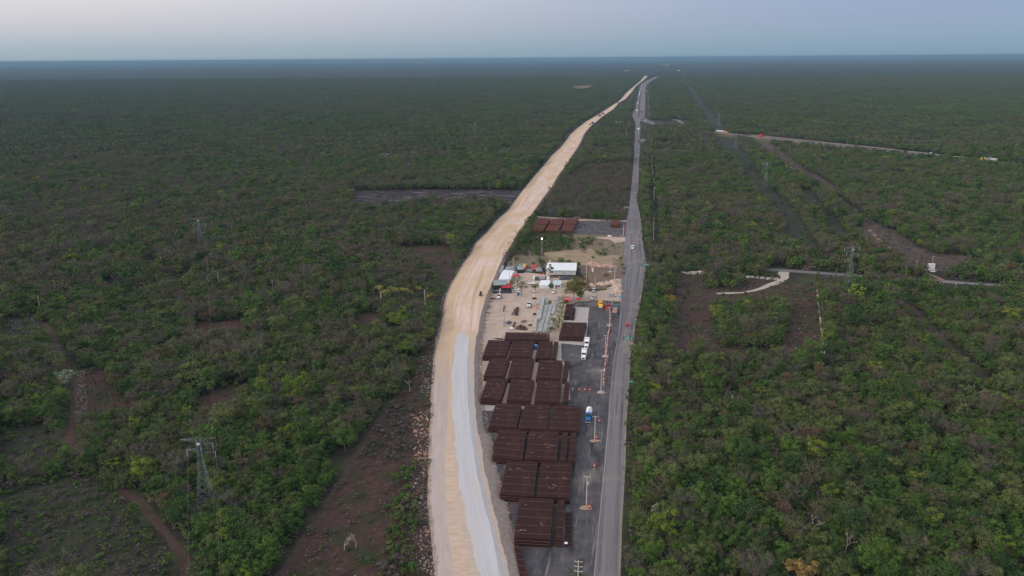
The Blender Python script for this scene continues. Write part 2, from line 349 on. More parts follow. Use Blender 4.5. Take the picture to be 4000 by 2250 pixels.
# highway
yh = [2400, 2250, 2050, 1824, 1650, 1526, 1388, 1310, 1256, 1209, 1150, 1084, 1050, 1028, 1001, 973, 918, 863, 808, 780, 731, 648, 593, 566, 538, 497, 477, 463, 452, 436, 420, 372, 340, 327]
hb = ribbon('highway', [HL, HR], None, yh, [.10, .10], None, [0])
strip(hb, [(2516,330),(2530,318),(2553,308),(2572,297),(2593,286.5),(2621,273),(2650,258.5)], 30, .096, 34)
strip(hb, [(2648,258),(2636,255.6),(2600,256),(2570,257)], 16, .10)
hwy = tag(hb.build('highway', m_asph), kind='structure'); add_track(hwy, 2)
# verge cut: pale shoulder beside the asphalt
sb = ribbon('shoulder', [lambda y: interp(HR, y)-.2, lambda y: interp(HR, y)+.7*(y-Y0)/140], None, [y for y in yh if y > 560], [.085, .03], None, [0])
tag(sb.build('road_shoulder', mat('dusty verge', (.20,.165,.145), 1, scale=.5, col2=(.30,.25,.225))), kind='structure')
lb = MB()
for tab, off, ww in ((HL, .35, .12),):
    pts = [(interp(tab, y)+off*(y-Y0)/140, y) for y in range(2390, 1150, -20)]
    strip(lb, pts, ww, .106)
pts = [(interp(HL, y)*.52+interp(HR, y)*.48, y) for y in range(2390, 500, -15)]

tag(lb.build('road_markings', m_line), kind='structure')
# median of the divided stretch
md = MB(); strip(md, [(2496,456),(2495.5,440),(2496.5,420),(2498,400),(2502,374),(2505,350),(2509,333)], 3.0, .2); tag(md.build('median_strip', m_track), kind='structure')
# ramps and side roads
rd = MB()
strip(rd, [(2484,470),(2498,462),(2512,460),(2530,472),(2552,480),(2580,485),(2600,488)], 9, .11)
strip(rd, [(2490,466),(2502,468),(2520,476),(2545,482),(2565,489)], 8, .115)
strip(rd, [(2624,466),(2640,468),(2652,472),(2660,478),(2674,489)], 10, .1)
strip(rd, [(2499,556),(2506,550),(2516,543)], 9, .1)
add_track(tag(rd.build('ramp', m_asph), kind='structure'), 2)
def lift(mb, dz):
    mb.v = [(v[0]*(HGT-v[2]-dz)/(HGT-v[2]), v[1]*(HGT-v[2]-dz)/(HGT-v[2]), v[2]+dz) for v in mb.v]; return mb
bank = MB()
CRP = [(2790,515),(2830,520),(2931,531.5),(3050,545),(3200,560),(3415,583),(3600,602),(3850,632),(4060,656)]
BP = []
for q_ in CRP:
    g_ = G(*q_, 4.0); BP.append(g_)
for a_, b_ in zip(BP, BP[1:]):
    d_ = (b_-a_).normalized(); n_ = Vector((-d_.y, d_.x, 0)); w1_, w2_ = 9, 17
    vs_ = []
    for p_ in (a_, b_): vs_ += [p_+n_*w2_-Vector((0,0,4.3)), p_+n_*w1_-Vector((0,0,.05)), p_-n_*w1_-Vector((0,0,.05)), p_-n_*w2_-Vector((0,0,4.3))]
    bank.add(vs_, [(0,4,5,1), (1,5,6,2), (2,6,7,3)])
tag(bank.build('road_bank', mat('grassy bank', (.06,.06,.035), 1, scale=.3, col2=(.13,.105,.08))), kind='structure')
rd = MB(); strip(rd, [(2790,515),(2830,520),(2931,530),(3050,543),(3200,558),(3415,580),(3600,600),(3850,629),(4060,652)], 8.5, .1)
lift(rd, 3.95); add_track(tag(rd.build('cross_road', m_asph), kind='structure'), 2)
rd = MB(); strip(rd, [(2790,518),(2931,533.5),(3200,561.5),(3415,586),(3850,635),(4060,659)], 4.5, .03); strip(rd, [(2931,526),(3200,554),(3415,575.5),(3850,624)], 5, .03); lift(rd, 3.98)
tag(rd.build('road_verge', m_tan), kind='structure')
rd = MB(); strip(rd, [(2515,1030),(2600,1040),(2800,1050),(3040,1055),(3160,1064),(3308,1075),(3469,1087),(3673,1098),(3792,1108),(4000,1119),(4100,1124)], 7, .1)
add_track(tag(rd.build('side_road', m_asph), kind='structure'), 2)
rd = MB(); strip(rd, [(2800,1147),(2840,1146),(2897,1144),(2940,1136),(2975,1125),(3021,1108),(3055,1096),(3066,1084),(3060,1070),(3068,1060)], 2.6, .07, 6.5, jit=.9)
tag(rd.build('path', m_cream), kind='structure')
rd = MB()
for off in (-.8, .8): strip(rd, [(3391+off*5,894),(3427+off*5,930),(3471+off*5,971),(3521+off*6,1004),(3579+off*6,1037),(3620+off*6,1068),(3681+off*6,1093)], 1.0, .07, jit=.2)
tag(rd.build('wheel_track', mat('tan track', (.26,.17,.13), 1, scale=1)), kind='structure')
rd = MB()
strip(rd, [(160,1240),(179,1271),(205,1320),(228,1367),(240,1420),(297,1478),(300,1520),(297,1560),(276,1664),(269,1719),(290,1745),(320,1761)], 3.2, .07, jit=.7)
strip(rd, [(450,1900),(538,1954),(607,2030),(662,2099),(718,2182),(731,2250),(745,2330)], 2.8, .07, jit=.6)
strip(rd, [(1050,2300),(1120,2210),(1180,2120),(1240,2035),(1300,1930),(1350,1850),(1400,1760),(1460,1680),(1520,1590),(1560,1545)], 2.8, .07, jit=.6)
strip(rd, [(3540,1175),(3552,1190),(3597,1251),(3647,1297),(3715,1365),(3780,1430),(3836,1479),(3905,1524)], 4.6, .07, jit=.8)
tag(rd.build('red_track', m_track), kind='structure')
rd = MB(); strip(rd, [(832,1006),(800,1030),(766,1052),(704,1089)], 3, .07); strip(rd, [(621,1122),(560,1130),(501,1145)], 2.5, .07)
tag(rd.build('footpath', mat('foot path', (.28,.22,.17), 1, scale=1)), kind='structure')

def c3(pts, x0, y0, s): return [(x0+a/s, y0+b/s) for a, b in pts]
Z_BURN = c3([(700,290),(1300,280),(2060,285),(2000,350),(1960,410),(1880,360),(1180,360),(1060,405),(800,395)], 1000, 600, 1.9815)
Z_RED1 = c3([(1250,660),(1650,625),(1830,640),(1860,760),(1870,900),(1770,1010),(1640,920),(1560,770)], 1000, 700, 2.415)
Z_RED2 = c3([(960,1260),(1200,1270),(1200,1450),(960,1450),(900,1380)], 1000, 700, 2.415)
Z_RED3 = c3([(1310,770),(1500,760),(1520,850),(1300,880)], 0, 700, 2.415)
Z_FIELD = [(305,1450),(420,1444),(445,1520),(540,1600),(512,1626),(412,1636),(330,1665),(300,1640),(288,1560)]
Z_LL = [(0,1930),(280,1865),(390,1872),(485,1975),(590,2065),(680,2240),(700,2330),(0,2330)]
Z_L2 = [(0,1665),(190,1665),(240,1790),(140,1850),(0,1850)]
Z_L3 = [(0,1245),(150,1240),(165,1290),(90,1330),(0,1330)]
Z_R4 = [(766,1262),(940,1250),(960,1290),(870,1330),(760,1325)]
Z_R5 = [(766,1560),(850,1520),(990,1490),(1000,1510),(900,1590),(870,1660),(800,1600)]
Z_MID = [(1080,2250),(1230,2040),(1350,1860),(1500,1610),(1560,1560),(1632,1410),(1660,1340),(1700,1320),(1697,1422),(1688,1733),(1683,1940),(1700,2150),(1720,2330),(1040,2330)]
Z_CLR = c3([(600,430),(780,405),(1300,455),(1640,485),(1740,480),(1760,520),(2030,545),(2070,800),(2122,1310),(560,1320),(585,850)], 2400, 900, 2.576)
Z_ISL = c3([(950,780),(1740,740),(1750,850),(1660,1190),(1050,1190),(970,820)], 2400, 900, 2.576)
Z_ISL2 = c3([(870,470),(1300,500),(1300,590),(900,580)], 2400, 900, 2.576)
Z_RB = [(3198,711),(3240,745),(3285,771),(3350,825),(3415,870),(3500,905),(3633,993),(3800,1000),(3790,1060),(3560,1060),(3500,1000),(3400,965),(3300,920),(3370,880),(3300,830)]
Z_RB2 = [(3753,1126),(3840,1180),(3890,1220),(3931,1297),(4010,1345),(3930,1350),(3870,1260),(3790,1200),(3740,1150)]
Z_CAMP = [(1940,1040),(1975,1035),(2110,1050),(2280,1050),(2300,1000),(2440,990),(2430,1100),(2428,1178),(2440,1400),(2400,1700),(2340,2330),(2040,2330),(1860,1700),(1840,1400),(1850,1250)]
Z_MEAD = [(1975,1045),(2080,905),(2447,915),(2440,1060),(2428,1110),(2300,1060),(2290,1045),(2110,1045)]
Z_PAD2 = [(2260,860),(2449,866),(2447,925),(2254,914),(2068,903),(2098,850)]
Z_BET = [(2120,790),(2200,700),(2290,640),(2470,640),(2462,790),(2450,858),(2260,855),(2110,850),(2096,830)]

STRIP1 = [(2655,297),(2676,323),(2704,355),(2731,406),(2772,450),(2805,500),(2850,575),(2904,629),(2940,685),(2985,748),(3031,790),(3067,831),(3100,880),(3125,939),(3160,985),(3230,1000)]
STRIP2 = [(3143,743),(3187,803),(3241,863),(3275,910),(3290,940)]
STRIP3 = [(2960,548),(2980,560),(3051,613),(3116,667),(3198,711),(3240,745)]
mb = MB(); strip(mb, STRIP1, 40, .02, 20, jit=2); strip(mb, STRIP2, 12, .021, jit=1.5)
tag(mb.build('cleared_cut', m_dark), kind='structure')
mb = MB(); strip(mb, STRIP3, 24, .022, jit=2); tag(mb.build('cleared_cut', m_pink), kind='structure')
sheet('burnt_field', Z_BURN, .03, m_burn, 2)
for z, m in ((Z_RED1, m_red), (Z_RED2, m_red), (Z_RED3, m_red), (Z_FIELD, m_red), (Z_R4, m_red), (Z_R5, m_red), (Z_RB2, m_red)): sheet('red_clearing', z, .03, m, 1.2)
sheet('cleared_belt', Z_MID, .03, m_red, 1.5)
for z in (Z_LL, Z_L2, Z_L3): sheet('scrub_field', z, .03, m_scrub, 1.5)
sheet('cleared_field', Z_CLR, .03, m_red, 1.0)
sheet('pipeline_clearing', Z_RB, .03, m_pink, 2)
Z_JCT = [(2484,472),(2500,445),(2522,442),(2545,468),(2600,474),(2690,466),(2696,490),(2600,498),(2540,494),(2490,482)]
sheet('junction_ground', Z_JCT, .02, m_dark, 2)
sheet('meadow', Z_MEAD, .025, mat('dry meadow', (.10,.09,.05), 1, scale=.3, col2=(.24,.18,.13)), 1)
sheet('scrub_belt', Z_BET, .022, m_scrub, 2)
sheet('scrub_belt', [(2260,1045),(2300,1040),(2400,1040),(2440,1030),(2430,1115),(2390,1128),(2300,1128),(2285,1090)], .03, mat('reddish scrub ground', (.10,.072,.055), 1, scale=.3, col2=(.23,.165,.125)), 1)
sheet('bare_mound', c3([(560,760),(900,720),(1280,690),(1400,790),(1700,790),(1640,930),(1400,950),(900,870),(650,800)], 1950, 780, 3.623), .06, mat('sandy bare soil', (.20,.16,.09), 1, scale=.1, col2=(.36,.27,.19)), 2.0, 3)
sheet('far_yard', Z_PAD2, .05, m_yard, .3)
sheet('far_yard_edge', [(2270,855),(2449,860),(2449,866),(2260,862),(2100,850),(2098,845)], .06, m_tan, .5)
sheet('sandy_patch', [(2290,927),(2447,927),(2440,945),(2400,948),(2380,935)], .05, m_tan, .5)
sheet('camp_yard', [(1963,1053),(2110,1070),(2290,1095),(2300,1140),(2370,1133),(2400,1090),(2427,1090),(2427,1180),(2330,1175),(2250,1180),(2255,1300),(2225,1440),(2230,1560),(2200,1600),(1900,1600),(1870,1610),(1862,1560),(1868,1330),(1890,1230),(1915,1150)], .04, m_tan, .4)
sheet('storage_yard', [(2252,1180),(2330,1172),(2427,1178),(2424,1210),(2421,1256),(2400,1388),(2384,1526),(2374,1650),(2337,2049),(2319,2250),(2308,2360),(2040,2360),(2000,2250),(1981,2116),(1950,1959),(1914,1847),(1893,1700),(1883,1600),(2100,1598),(2228,1562),(2225,1445),(2192,1400),(2190,1335),(2210,1200)], .055, m_yard, .25)
sheet('concrete_pad', [(2208,1196),(2302,1202),(2296,1262),(2291,1320),(2282,1350),(2176,1340)], .075, m_pad, .1)
sheet('gravel_lane', [(2206,1180),(2214,1180),(2200,1240),(2184,1305),(2174,1305),(2192,1235)], .08, m_grey2, .2)
for p in ([(1885,1575),(1945,1575),(1937,1606),(1880,1604)], [(2152,1340),(2192,1340),(2193,1400),(2150,1400)]): sheet('pale_patch', p, .07, m_pad, .3)
for (x, y) in ((2322,1722), (2290,1984), (2348,1535)):
    p = G(x, y); mb = MB(); n = 14
    mb.add([(p.x+cos(2*pi*i/n)*random.uniform(1.6, 2.7), p.y+sin(2*pi*i/n)*random.uniform(.8, 1.5), .085) for i in range(n)], [tuple(range(n))])
    tag(mb.build('soil_patch', mat('orange soil', (.36,.24,.17), 1, scale=1)), kind='structure')

# ------------------------------------------------------------------ object materials
m_rust = mat('rusty steel', (.027,.0095,.0105), .9, scale=1.2, col2=(.050,.018,.0165), stretch=(6, .25, 1)); layer(m_rust, (.078,.028,.021), .25, .52, .74, (1, .2, 1))
m_rustred = mat('fresh red rust', (.085,.026,.018), .9, scale=1.2, col2=(.14,.046,.028), stretch=(4, .3, 1))
m_rustend = mat('rusty bar ends', (.055,.026,.018), .9, scale=3, col2=(.17,.085,.04)); layer(m_rustend, (.025,.015,.012), 5, .5, .6, (1, 1, .2))
m_timb = mat('dusty timber', (.07,.04,.034), .9, scale=1.2, col2=(.19,.125,.10))
m_timbl = mat('pale plank', (.27,.20,.16), .9, scale=3)
m_wht = mat('white paint', (.78,.80,.82), .35, var=.05, scale=1)
m_dirtyw = mat('dusty white paint', (.62,.62,.62), .5, var=.1, scale=2)
m_silver = mat('silver paint', (.45,.46,.48), .35, var=.08, scale=1)
m_glass = mat('dark glass', (.02,.028,.033), .08, var=.1)
m_tyre = mat('tyre rubber', (.02,.02,.02), .9)
m_chass = mat('dark chassis', (.03,.03,.032), .7)
m_blue = mat('blue paint', (.03,.12,.36), .4, var=.1)
m_red = mat('red paint', (.55,.03,.035), .5, var=.12)
m_redc = mat('red cloth', (.60,.035,.06), .85, var=.12)
m_yel = mat('yellow paint', (.80,.46,.03), .45, var=.1)
m_org = mat('orange plastic', (.75,.16,.06), .6)
m_green = mat('sign green', (.01,.20,.13), .5, var=.08)
m_conc = mat('grey concrete', (.36,.37,.36), .95, scale=1.5, col2=(.50,.51,.50)); layer(m_conc, (.22,.24,.22), .6, .5, .7)
m_concd = mat('weathered concrete', (.24,.27,.27), .95, scale=1.5, col2=(.40,.43,.43)); layer(m_concd, (.62,.64,.62), .9, .56, .64, (.15, 1, 1))
m_pole = mat('concrete pole', (.50,.48,.45), .9, var=.12, scale=2)
m_poled = mat('grey pole', (.36,.35,.33), .9, var=.12, scale=2)
m_galv = mat('galvanised steel', (.24,.29,.29), .5, var=.15, scale=2, metal=.3)
m_roofw = mat('white metal roof', (.70,.76,.80), .5, var=.05, stretch=(8, .2, 1))
m_wallw = mat('white wall', (.62,.62,.60), .8, var=.08)
m_roofg = mat('grey green roof', (.24,.30,.31), .7, var=.2, stretch=(4, .3, 1))
m_roofb = mat('pale blue roof', (.45,.58,.60), .6, var=.1)
m_tarpw = mat('white tarpaulin', (.72,.78,.82), .7, var=.08, bump=.15)
m_tarpg = mat('grey tarpaulin', (.20,.23,.26), .8, scale=.8, col2=(.34,.37,.40), bump=.25)
m_tarpd = mat('black tarpaulin', (.035,.038,.05), .6, scale=.8, col2=(.085,.09,.11), bump=.3)
m_teal = mat('teal container paint', (.20,.30,.32), .6, var=.15)
m_och = mat('ochre container paint', (.62,.42,.13), .6, var=.12)
m_sand = mat('limestone heap', (.50,.38,.30), 1, scale=1, col2=(.66,.53,.44), bump=.4)
m_scrap = mat('scrap iron', (.06,.035,.03), .95, scale=2, col2=(.20,.13,.10), bump=.4)
m_lamp = mat('lit headlight', (1, .97, .9), .5, var=0, emit=9)
m_lampd = mat('lit signal', (1, .25, .2), .5, var=0, emit=4)
m_bluep = mat('bright blue plastic', (.03,.22,.55), .5)
m_stone = mat('dry limestone', (.42,.39,.35), 1, scale=2, col2=(.62,.58,.52))
m_wire = mat('cable', (.20,.20,.20), .8)
def heading(px0, py0, px1, py1):
    d = G(px1, py1)-G(px0, py0); return math.atan2(-d.x, d.y)
AWAY = heading(2336, 2049, 2420, 1256)
TOW = AWAY+pi

# ------------------------------------------------------------------ stacks of rusty steel
def stack(TL, TR, BR, BL, yf, label, group='stacks of rusty steel bars', m=m_rust, nsp=5, hmax=None, ragged=.14, planks=2, ymul=1.0, name='steel_stack'):
    """four top corners (as seen) and the foot of the near face give the height"""
    b = G(BL[0], yf); lo, hi = 0.05, 8.0
    for _ in range(40):
        h = (lo+hi)/2
        if G(BL[0], BL[1], h).y < b.y: hi = h
        else: lo = h
    H = h if hmax is None else hmax
    q = [G(*p, H) for p in (TL, TR, BR, BL)]; c = sum(q, Vector())/4; c.z = 0
    q = [p-c for p in q]; tl, tr, br, bl = q
    e = thing(name, label, 'steel stack', c, 0, group)
    P = lambda u, v: tl.lerp(tr, u).lerp(bl.lerp(br, u), v)   # u across, v from far to near
    Wd = (bl-br).length; Ln = (tl-bl).length; n = max(3, int(Wd/.33)); rs = random.Random(int(TL[0]*7+TL[1]))
    mb = MB(); layers = max(2, int(H/.75)); 
    for i in range(n):
        u0, u1 = (i+.08)/n, (i+.92)/n; off0 = rs.uniform(0, ragged)/Ln; off1 = rs.uniform(0, ragged)/Ln; dz = rs.uniform(-.02, .02)
        if i % 5 == 4: u1 -= .10/n
        a, b_, c_, d_ = P(u0, off0), P(u1, off0), P(u1, 1-off1), P(u0, 1-off1)
        z1 = H-.03+dz
        mb.prism([(p.x, p.y) for p in (d_, c_, b_, a)], H*.02, z1)
    # recessed core between the layers
    bo = mb.build('bars', m, e)
    fb = MB()
    for k in range(layers):       # bearers showing on the near face, between layers of bar ends
        z = H*(k+.0)/layers+.04; a, b_ = P(-.004, 1.004), P(1.004, 1.004)
        d = (b_-a); ang = math.atan2(d.y, d.x); mid_ = (a+b_)/2
        fb.box((mid_.x, mid_.y-.02, z+.05), (d.length, .14, .09), ang)
    fb.build('bearers', m_timb, e)
    for k in range(nsp):
        v = (k+.5)/nsp if nsp > 1 else .5; a, b_ = P(-.028, v), P(1.028 if k % 2 else 1.012, v); d = b_-a; ang = math.atan2(d.y, d.x); mm = (a+b_)/2
        s = MB(); p = (a+b_)/2; s.box((p.x, p.y+rs.uniform(-.1, .1), H+.05), (d.length, .11, .08), ang+rs.uniform(-.012, .012))
        s.build('timber_spacer', m_timb, e)
    for k in range(planks):
        p = P(rs.uniform(.12, .88), rs.uniform(.1, .9)); s = MB(); s.box((p.x, p.y, H+.17), (rs.uniform(.7, 2.4), .14, .08), rs.uniform(-1.2, 1.2)); s.build('loose_plank', m_timbl, e)
    return e
def cr(x0, y0, s, *pts): return [(x0+a/s, y0+b/s) for a, b in pts]
A = lambda *p: cr(1850, 1250, 3.623, *p)
B = lambda *p: cr(1600, 1600, 2.229, *p)
D = lambda *p: cr(1950, 780, 3.623, *p)
def ya(v): return 1250+v/3.623
def yb(v): return 1600+v/2.229
def yd(v): return 780+v/3.623
stack(*A((455,170),(1077,180),(1075,282),(435,278)), ya(345), 'long low stack of rusty bars lying sideways behind the first full row', nsp=2)
stack(*A((210,280),(525,290),(450,515),(125,512)), ya(578), 'leftmost rusty bar stack in the farthest full row', planks=1)
stack(*A((550,293),(868,293),(815,520),(490,515)), ya(578), 'middle rusty bar stack of the farthest full row, beside the blue machine')
stack(*A((925,300),(1120,300),(1095,542),(870,545)), ya(600), 'right rusty bar stack of the farthest full row, left of a narrow one')
stack(*A((1140,302),(1203,305),(1165,547),(1108,545)), ya(600), 'narrow rusty bar stack closing the farthest row on the right', 'narrow rusty stacks', planks=0)
stack(*A((235,540),(510,540),(430,800),(140,795)), ya(865), 'left rusty bar stack of the second row from the back')
stack(*A((550,542),(863,542),(805,830),(480,825)), ya(895), 'middle rusty bar stack of the second row from the back')
stack(*A((930,560),(1260,570),(1222,835),(880,825)), ya(895), 'wide rusty stack in the second row with a bent plank on top', planks=4)
stack(*A((1290,575),(1365,580),(1315,840),(1255,835)), ya(905), 'narrow rusty stack at the right end of the second row from the back', 'narrow rusty stacks', planks=0)
stack(*A((195,822),(480,827),(390,1130),(95,1115)), ya(1197), 'left rusty stack of the third row with a line of pale planks', planks=8)
stack(*A((535,830),(863,845),(803,1150),(463,1135)), ya(1205), 'middle rusty stack of the third row from the back, planks scattered on top', planks=6)
stack(*A((905,850),(1248,862),(1220,1165),(858,1155)), ya(1225), 'third row rusty stack just left of its narrow neighbour')
stack(*A((1290,865),(1365,870),(1333,1165),(1260,1165)), ya(1235), 'narrow rusty stack at the right end of the third row', 'narrow rusty stacks', planks=0)
stack((1937,1574),(2038,1577),(2017,1672),(1907,1667), 1688, 'left rusty stack in the row beside the blue tanker truck')
stack((2051.5,1578.5),(2151,1580),(2138,1680),(2024,1674), 1694, 'middle rusty stack in the row beside the blue tanker truck')
stack((2165,1581),(2268,1584),(2259,1685),(2147,1680), 1699, 'right rusty stack nearest to the blue tanker truck')
stack(*B((775,170),(1020,180),(980,440),(718,410)), yb(468), 'left rusty stack in the row of two wide and two narrow stacks')
stack(*B((1045,180),(1300,188),(1280,445),(1005,430)), yb(490), 'wide rusty stack with a seam, left of two narrow stacks', planks=7)
stack(*B((1330,193),(1378,195),(1360,455),(1305,450)), yb(500), 'inner one of the two narrow rusty stacks side by side', 'narrow rusty stacks', planks=0)
stack(*B((1405,197),(1453,197),(1437,460),(1385,455)), yb(505), 'outer one of the two narrow rusty stacks side by side', 'narrow rusty stacks', planks=0)
stack(*B((850,445),(1117,452),(1077,757),(785,735)), yb(795), 'left rusty stack of the second row from the front', planks=3)
stack(*B((1145,455),(1418,462),(1397,770),(1108,760)), yb(815), 'right rusty stack of the second row from the front', planks=6)
stack(*B((960,765),(1255,775),(1225,1130),(908,1112)), yb(1187), 'nearest big rusty bar stack at the front of the yard', planks=4)
stack(*B((1290,780),(1350,782),(1328,1145),(1265,1137)), yb(1195), 'narrow rusty stack right of the nearest big stack', 'narrow rusty stacks', planks=0)
stack(*B((1362,885),(1420,885),(1410,1190),(1350,1192)), yb(1205), 'low flat layer of rusty bars, frontmost on the right', nsp=8, planks=0)
stack(*B((910,1175),(965,1180),(1060,1560),(985,1560)), yb(1600), 'slanting low row of rusty bars at the bottom edge of the photo', nsp=7, planks=0, hmax=1.6)
stack(*A((1265,28),(1605,35),(1550,245),(1207,232)), ya(295), 'rusty stack on the concrete pad with an ochre stained near face', m=m_rust)
stack(*cr(2130,1150,8.523,(700,310),(935,305),(830,740),(615,745)), 1150+860/8.523, 'long tall rusty stack behind the concrete pad, near the red canopy', planks=1)
stack(*cr(2130,1150,8.523,(945,420),(1010,450),(962,830),(842,826)), 1150+868/8.523, 'low rusty stack leaning along the tall one on the pad', nsp=3, planks=0)
FG = 'rusty stacks in the far yard'
stack(*D((545,265),(720,268),(680,345),(500,345)), yd(400), 'far yard back row rusty stack with a white board on top', FG, m_rustred, 2, planks=0)
stack(*D((745,268),(920,268),(882,348),(705,345)), yd(400), 'middle rusty stack in the back row of the far yard', FG, m_rustred, 2, planks=0)
stack(*D((950,268),(1125,270),(1080,350),(905,350)), yd(400), 'right rusty stack in the back row of the far yard', FG, m_rustred, 2, planks=0)
stack(*D((495,352),(665,354),(622,438),(450,434)), yd(485), 'left rusty stack in the front row of the far yard', FG, m_rustred, 2, planks=0)
stack(*D((700,354),(875,357),(832,442),(650,434)), yd(485), 'middle rusty stack in the front row of the far yard', FG, m_rustred, 2, planks=0)
stack(*D((905,354),(1080,357),(1035,442),(872,437)), yd(485), 'right rusty stack in the front row of the far yard', FG, m_rustred, 2, planks=0)
stack(*D((1590,285),(1707,292),(1700,357),(1578,352)), yd(398), 'lone rusty stack near the highway in the far yard', FG, m_rustred, 2, planks=0)
p = G(2123, 864, 2.9); mb = MB(); mb.box((0, 0, 0), (2.6, 3.4, .1)); o = mb.build('white_board', m_wht); o.location = p+Vector((0, 0, .2)); tag(o, 'white board lying on a rusty stack in the far yard', 'board')
mb = MB(); mb.box((0, 0, 0), (.9, .9, .12)); o = mb.build('white_sheet', m_wht); o.location = G(2211, 2121, 1.6); tag(o, 'small white sheet on the low bars at the front', 'sheet')

# ------------------------------------------------------------------ vehicles  (front is local +Y, origin on the ground under the middle)
def wheels(e, pos, r=.34, wdt=.24):
    for x, y in pos:
        o = MB().tube((x-wdt/2, y, r), (x+wdt/2, y, r), r, r, 12).build('wheel', m_tyre, e)
        MB().tube((x-wdt/2-.01, y, r), (x+wdt/2+.01, y, r), r*.5, r*.5, 8).build('rim', m_silver, o)
def lamps(e, y, z, hw, lit):
    for s in (-1, 1):
        if lit: MB().blob((s*hw, y, z), .16, 8, 5, 0).build('headlight', m_lamp, e)
        else: MB().box((s*hw, y, z), (.3, .08, .16)).build('headlight', m_silver, e)
def car(loc, rz, label, m, kind='sedan', group=None, lit=False, name='car', cat='car', s=1):
    e = thing(name, label, cat, loc, rz, group); e.scale = (s, s, s)
    if kind == 'pickup':
        MB().prof([(-2.6,.45),(-2.6,1.0),(-.6,1.0),(-.55,1.05),(1.15,1.05),(2.45,.95),(2.6,.75),(2.6,.4)], -.9, .9).prof([(-.75,1.0),(-.62,1.72),(.55,1.74),(1.2,1.04)], -.78, .78).build('body', m, e)
        MB().box((0, -1.65, 1.02), (1.5, 1.75, .06)).build('bed', m_chass, e)
        MB().prof([(-.62,1.12),(-.54,1.62),(.52,1.64),(1.05,1.12)], -.80, .80).prof([(.60,1.66),(.66,1.69),(1.24,1.13),(1.20,1.08)], -.68, .68).build('windows', m_glass, e)
    elif kind == 'van':
        MB().prof([(-2.4,.4),(-2.42,1.2),(-2.2,1.85),(.9,1.9),(1.5,1.25),(2.3,1.05),(2.42,.7),(2.4,.4)], -.9, .9).build('body', m, e)
        MB().prof([(-2.1,1.2),(-2.0,1.7),(.75,1.72),(1.25,1.25)], -.915, .915).prof([(.95,1.88),(1.0,1.93),(1.58,1.3),(1.52,1.24)], -.76, .76).prof([(-2.46,1.25),(-2.26,1.75),(-2.2,1.75),(-2.3,1.2)], -.7, .7).build('windows', m_glass, e)
    else:
        MB().prof([(-2.2,.35),(-2.25,.85),(-1.6,.95),(1.1,.92),(2.05,.8),(2.2,.6),(2.2,.32)], -.86, .86).prof([(-1.75,.92),(-1.15,1.42),(.25,1.45),(1.1,.9)], -.72, .72).build('body', m, e)
        MB().prof([(-1.55,.98),(-1.1,1.34),(.2,1.36),(.9,.96)], -.735, .735).prof([(.30,1.42),(.34,1.46),(1.13,.95),(1.08,.92)], -.62, .62).prof([(-1.80,.96),(-1.20,1.42),(-1.12,1.42),(-1.70,.94)], -.6, .6).build('windows', m_glass, e)
    k = 1.55 if kind != 'pickup' else 1.65
    wheels(e, [(-.82, k-.1), (.82, k-.1), (-.82, -k+.15), (.82, -k+.15)])
    lamps(e, 2.2 if kind == 'sedan' else (2.42 if kind == 'van' else 2.6), .68, .62, lit)
    return e
def tractor(loc, rz, label, m, lit=False, group=None, body=None, L=7.5, s=1, name='truck', cat='truck', cabz=0):
    """bonneted truck; body: None (bare), 'box', 'tank', 'flat', 'sleeper'"""
    e = thing(name, label, cat, loc, rz, group); e.scale = (s, s, s); h = L/2
    MB().box((0, -.2, .75), (1.0, L-.6, .3)).build('chassis', m_chass, e)
    cab = MB().prof([(h-2.1,.7),(h-2.1,1.9),(h-1.7,1.95),(h-.25,1.7),(h,1.45),(h,.55),(h-.6,.55)], -.95, .95)
    cab.prof([(h-4.0,.8),(h-4.0,2.9),(h-3.7,3.05),(h-2.6,3.0),(h-1.95,2.1),(h-1.95,.8)], -1.15, 1.15); co = cab.build('cab', m, e)
    MB().prof([(h-2.50,2.88),(h-2.42,2.92),(h-1.88,2.15),(h-1.96,2.08)], -1.0, 1.0).build('windscreen', m_glass, co)
    MB().box((0, h+.02, 1.05), (1.0, .08, .75)).build('grille', m_chass, co)
    for sx_ in (-1, 1): MB().box((sx_*1.17, h-2.7, 2.2), (.06, .8, .6)).build('side_window', m_glass, co)
    MB().box((0, h+.08, .5), (2.2, .2, .3)).build('bumper', m_silver, e)
    for sx_ in (-1, 1): MB().box((sx_*1.4, h-2.0, 2.0), (.12, .1, .6)).build('mirror', m_chass, e)
    wheels(e, [(-1.0, h-.9), (1.0, h-.9), (-1.0, -h+.9), (1.0, -h+.9), (-1.0, -h+2.1), (1.0, -h+2.1)], .5, .32)
    if body in ('sleeper', 'roof'):
        MB().prof([(-h+.5,.9),(-h+.5,3.5),(-h+.8,3.75),(h-3.9,3.75),(h-3.5,3.3),(h-3.4,.9)], -1.22, 1.22).build('sleeper_box', m, e)
        for sx_ in (-.55, .55): MB().blob((sx_, h-4.6, 3.78), .32, 8, 4, .05, (1, 1.3, .4)).build('roof_vent', m_chass, e)
    if body == 'tank':
        t = MB().tube((0, -h-.3, 2.0), (0, h-4.2, 2.0), 1.25, 1.25, 16).build('tank', m_wht, e); MB().box((0, -.9, 3.28), (.5, L-5, .1)).build('walkway', m_silver, t)
    if body == 'flat':
        MB().box((0, -h+2.6, 1.15), (2.4, L-3.6, .2)).build('deck', m_chass, e)
        MB().box((0, h-4.3, 2.0), (2.3, .12, 1.6)).build('headboard', m_silver, e)
    lamps(e, h+.03, 1.05, .8, lit)
    return e
